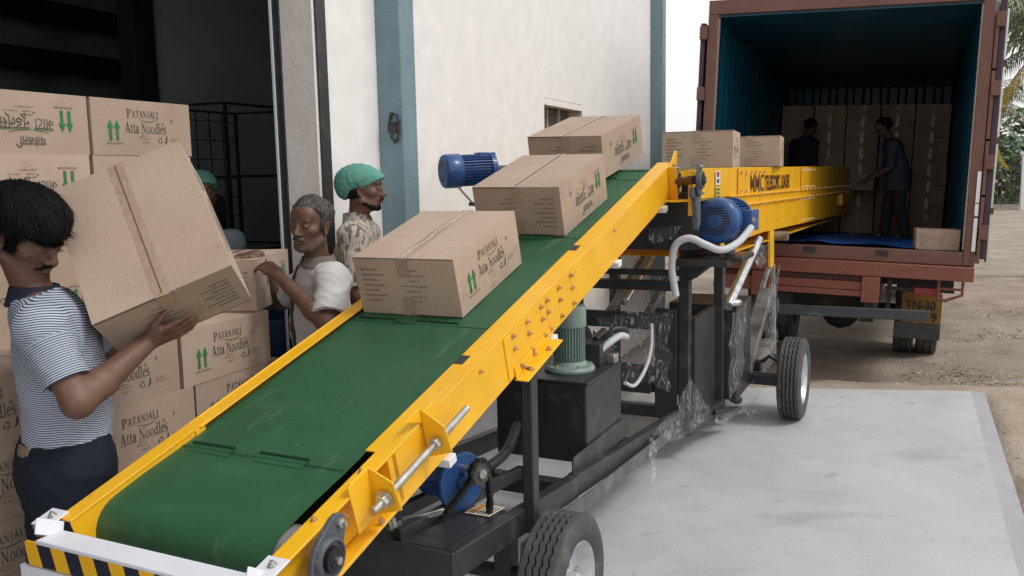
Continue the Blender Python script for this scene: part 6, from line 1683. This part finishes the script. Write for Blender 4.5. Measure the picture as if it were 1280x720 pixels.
def man_cap(root_loc, hc, yaw, label, seed, pel, che, nek, sh_m, full_arms=True, low=False):
    root = empty('person', root_loc); bpy.context.view_layer.update(); tag(root, label, 'person')
    Rt = head_frame(yaw); hc, pel, che, nek = (np.array(q, float) for q in (hc, pel, che, nek))
    sL = nek + Rt @ np.array([-.175, 0, -.09]); sR = nek + Rt @ np.array([.175, 0, -.09]); elL = sL + Rt @ np.array([-.04, .02, -.28]); elR = sR + Rt @ np.array([.04, .02, -.28])
    wrL = elL + Rt @ np.array([.02, .12, -.22]); wrR = elR + Rt @ np.array([-.02, .12, -.22])
    feet = [np.array([pel[0], pel[1], root_loc[2]]) + Rt @ np.array([q * .1, 0, 0]) for q in (-1, 1)]
    lo = np.array([pel[0] - .42, pel[1] - .42, root_loc[2] - .02]); hi = np.array([pel[0] + .42, pel[1] + .42, hc[2] + .17]); h = .006 if low else .0045
    F = Field(lo, hi, h, h, [(-99, .014), (root_loc[2] + 1.2, h)])
    torso(F, pel, che, nek, sL, sR, Rt); legs(F, pel, Rt, feet); feet_f(F, feet, Rt); arm(F, sL, elL, wrL); arm(F, sR, elR, wrR)
    hand(F, wrL, Rt @ np.array([0, .3, -1]), Rt @ np.array([1, 0, 0]), -1, .95); hand(F, wrR, Rt @ np.array([0, .3, -1]), Rt @ np.array([-1, 0, 0]), 1, .95)
    P = head_field(F, hc, Rt, 1.0, nek + np.array([0, 0, -.02])); F.mesh('body', SKIN, root)
    F = Field(lo + np.array([0, 0, .7]), (hi[0], hi[1], nek[2] + .03), .006, .006, .006); torso(F, pel, che, nek - np.array([0, 0, .01]), sL, sR, Rt, .020)
    for a, b_ in ((sL, elL), (sR, elR)): F.cone(a, a + (b_ - a) * .9, .066, .066, .03, cut=0)
    F.folds(.007, seed, (16, 40), 5); F.plane((0, 0, pel[2] - .1), (0, 0, -1)); F.cone(nek + np.array([0, 0, -.05]), nek + np.array([0, 0, .1]), .058, .058, 0, 's')
    F.mesh('shirt', sh_m, root)
    F = Field(nek - .14, nek + .12, .0028, .0028, .0028); F.cone(nek + np.array([0, 0, -.055]), nek + Rt @ np.array([0, -.012, .03]), .090, .066, 0, cut=0); F.cone(nek + np.array([0, 0, -.12]), nek + np.array([0, 0, .09]), .074, .059, .0, 's'); F.plane(nek + np.array([0, 0, -.04]), (0, 0, -1)); F.box(nek + Rt @ np.array([0, .11, -.02]), (.03, .06, .08), Rt, 0, .01, 's'); F.mesh('collar', sh_m, root)
    F = Field(lo, (hi[0], hi[1], pel[2] + .06), .008, .008, .01); F.ell(pel + np.array([0, 0, -.03]), (.155, .12, .13), Rt, .04); legs(F, pel, Rt, feet, .018); F.plane((0, 0, root_loc[2] + .04), (0, 0, -1)); F.mesh('trousers', TROU, root)
    F = Field(lo, (hi[0], hi[1], root_loc[2] + .15), .007, .007, .006); feet_f(F, feet, Rt, .008); F.plane((0, 0, root_loc[2] + .06), (0, 0, 1)); F.mesh('sandals', SHOE, root)
    return root, P, Rt
r_, P_, R0_ = man_cap((-.80, 4.60, 0), (-.752, 4.56, 1.675), R_(92), 'person in green hair net and patterned shirt standing behind the grey haired man', 7, (-.80, 4.58, .96), (-.80, 4.585, 1.26), (-.79, 4.58, 1.535), cloth_mat('camouflage_shirt', (.50, .45, .40), (.17, .14, .12), kind='blot'))
bouffant(P_, R0_, 1.0, r_, 3); face_extras(P_, R0_, 1.0, r_, HAIR, moustache=.9, beard=1)
F = Field(P_(0, -.02, -.02) - .12, P_(0, -.02, -.02) + .12, .004, .004, .004); F.ell(P_(0, -.03, -.005), (.078, .088, .058), R0_, 0); F.box(P_(0, .10, -.02), (.2, .105, .2), R0_, .01, .0, 's'); F.plane(P_(0, 0, -.045), R0_ @ np.array([0, 0, -1.])); F.mesh('hair', HAIR, r_)
r_, P_, R0_ = man_cap((-1.83, 5.15, 0), (-1.775, 5.10, 1.665), R_(150), 'person in green hair net, almost hidden inside the warehouse behind the lifted carton', 9, (-1.83, 5.13, .93), (-1.83, 5.13, 1.20), (-1.80, 5.12, 1.46), cloth_mat('pale_blue_shirt', (.30, .36, .42)), low=True)
bouffant(P_, R0_, 1.0, r_, 5); face_extras(P_, R0_, 1.0, r_, HAIR, moustache=.8)
# ---------- two workers inside the container
def worker(label, a, b_, yaw, hgt, sh_m, seed, coat=0, stoop=0.0, arms_fwd=.25, c0=0):
    o = np.array(tm(a, b_, c0)); root = empty('person', o); bpy.context.view_layer.update(); tag(root, label, 'person')
    k = hgt / 1.72; Rt = head_frame(yaw, R_(10 * stoop)); f = Rt[:, 1] * np.array([1, 1, 0])
    pel = o + np.array([0, 0, .93 * k]); che = o + np.array([0, 0, 1.21 * k]) + f * .05 * stoop; nek = o + np.array([0, 0, 1.44 * k]) + f * .11 * stoop; hc = o + np.array([0, 0, 1.60 * k]) + f * (.04 + .15 * stoop)
    sL = nek + Rt @ np.array([-.17, 0, -.09]); sR = nek + Rt @ np.array([.17, 0, -.09])
    elL = sL + Rt @ np.array([-.02, .06, -.27]); elR = sR + Rt @ np.array([.02, .06, -.27]); wrL = elL + Rt @ np.array([.04, arms_fwd, -.10]); wrR = elR + Rt @ np.array([-.04, arms_fwd, -.10])
    feet = [o + Rt @ np.array([-.1, -.1, 0]) * np.array([1, 1, 0]), o + Rt @ np.array([.1, .12, 0]) * np.array([1, 1, 0])]
    lo = o - np.array([.5, .5, .02]); hi = o + np.array([.5, .5, hgt + .08])
    F = Field(lo, hi, .008, .008, .008); torso(F, pel, che, nek, sL, sR, Rt); legs(F, pel, Rt, feet); feet_f(F, feet, Rt); arm(F, sL, elL, wrL); arm(F, sR, elR, wrR)
    hand(F, wrL, Rt @ np.array([.1, 1, -.2]), Rt @ np.array([0, 0, -1]), -1, .98); hand(F, wrR, Rt @ np.array([-.1, 1, -.2]), Rt @ np.array([0, 0, -1]), 1, .98)
    P = head_field(F, hc, head_frame(yaw, R_(18)), .98, nek); F.mesh('body', SKIN2, root)
    F = Field(lo, hi, .009, .009, .009); torso(F, pel, che, nek - np.array([0, 0, .02]), sL, sR, Rt, .024)
    if coat: F.cone(pel + np.array([0, 0, .1]), pel + np.array([0, 0, -.22]), .165, .21, .05, cut=0, flat=(f, 1.25))
    for x, y in ((sL, elL), (sR, elR)): F.cone(x, y, .064, .058, .03, cut=0)
    F.folds(.007, seed, (16, 36), 5); F.cone(nek + np.array([0, 0, -.05]), nek + np.array([0, 0, .1]), .056, .056, 0, 's'); F.mesh('shirt', sh_m, root)
    F = Field(lo, (hi[0], hi[1], pel[2] + .05), .01, .01, .01); F.ell(pel + np.array([0, 0, -.03]), (.15, .115, .13), Rt, .04); legs(F, pel, Rt, feet, .018); F.mesh('trousers', TROU, root)
    hair_field(P, head_frame(yaw, R_(18)), .98, root, HAIR, .012, .066, 'short', seed)
worker('person in long pale shirt standing by the carton stack inside the container', 1.72, 3.45, R_(-75), 1.52, cloth_mat('blue_grey_coat', (.065, .082, .11)), 4, coat=1, stoop=1.0)
worker('person bending in the dark behind the level conveyor, left side of the container', .40, 4.1, R_(60), 1.58, cloth_mat('dark_blue_shirt', (.022, .026, .04)), 6, stoop=1.6)
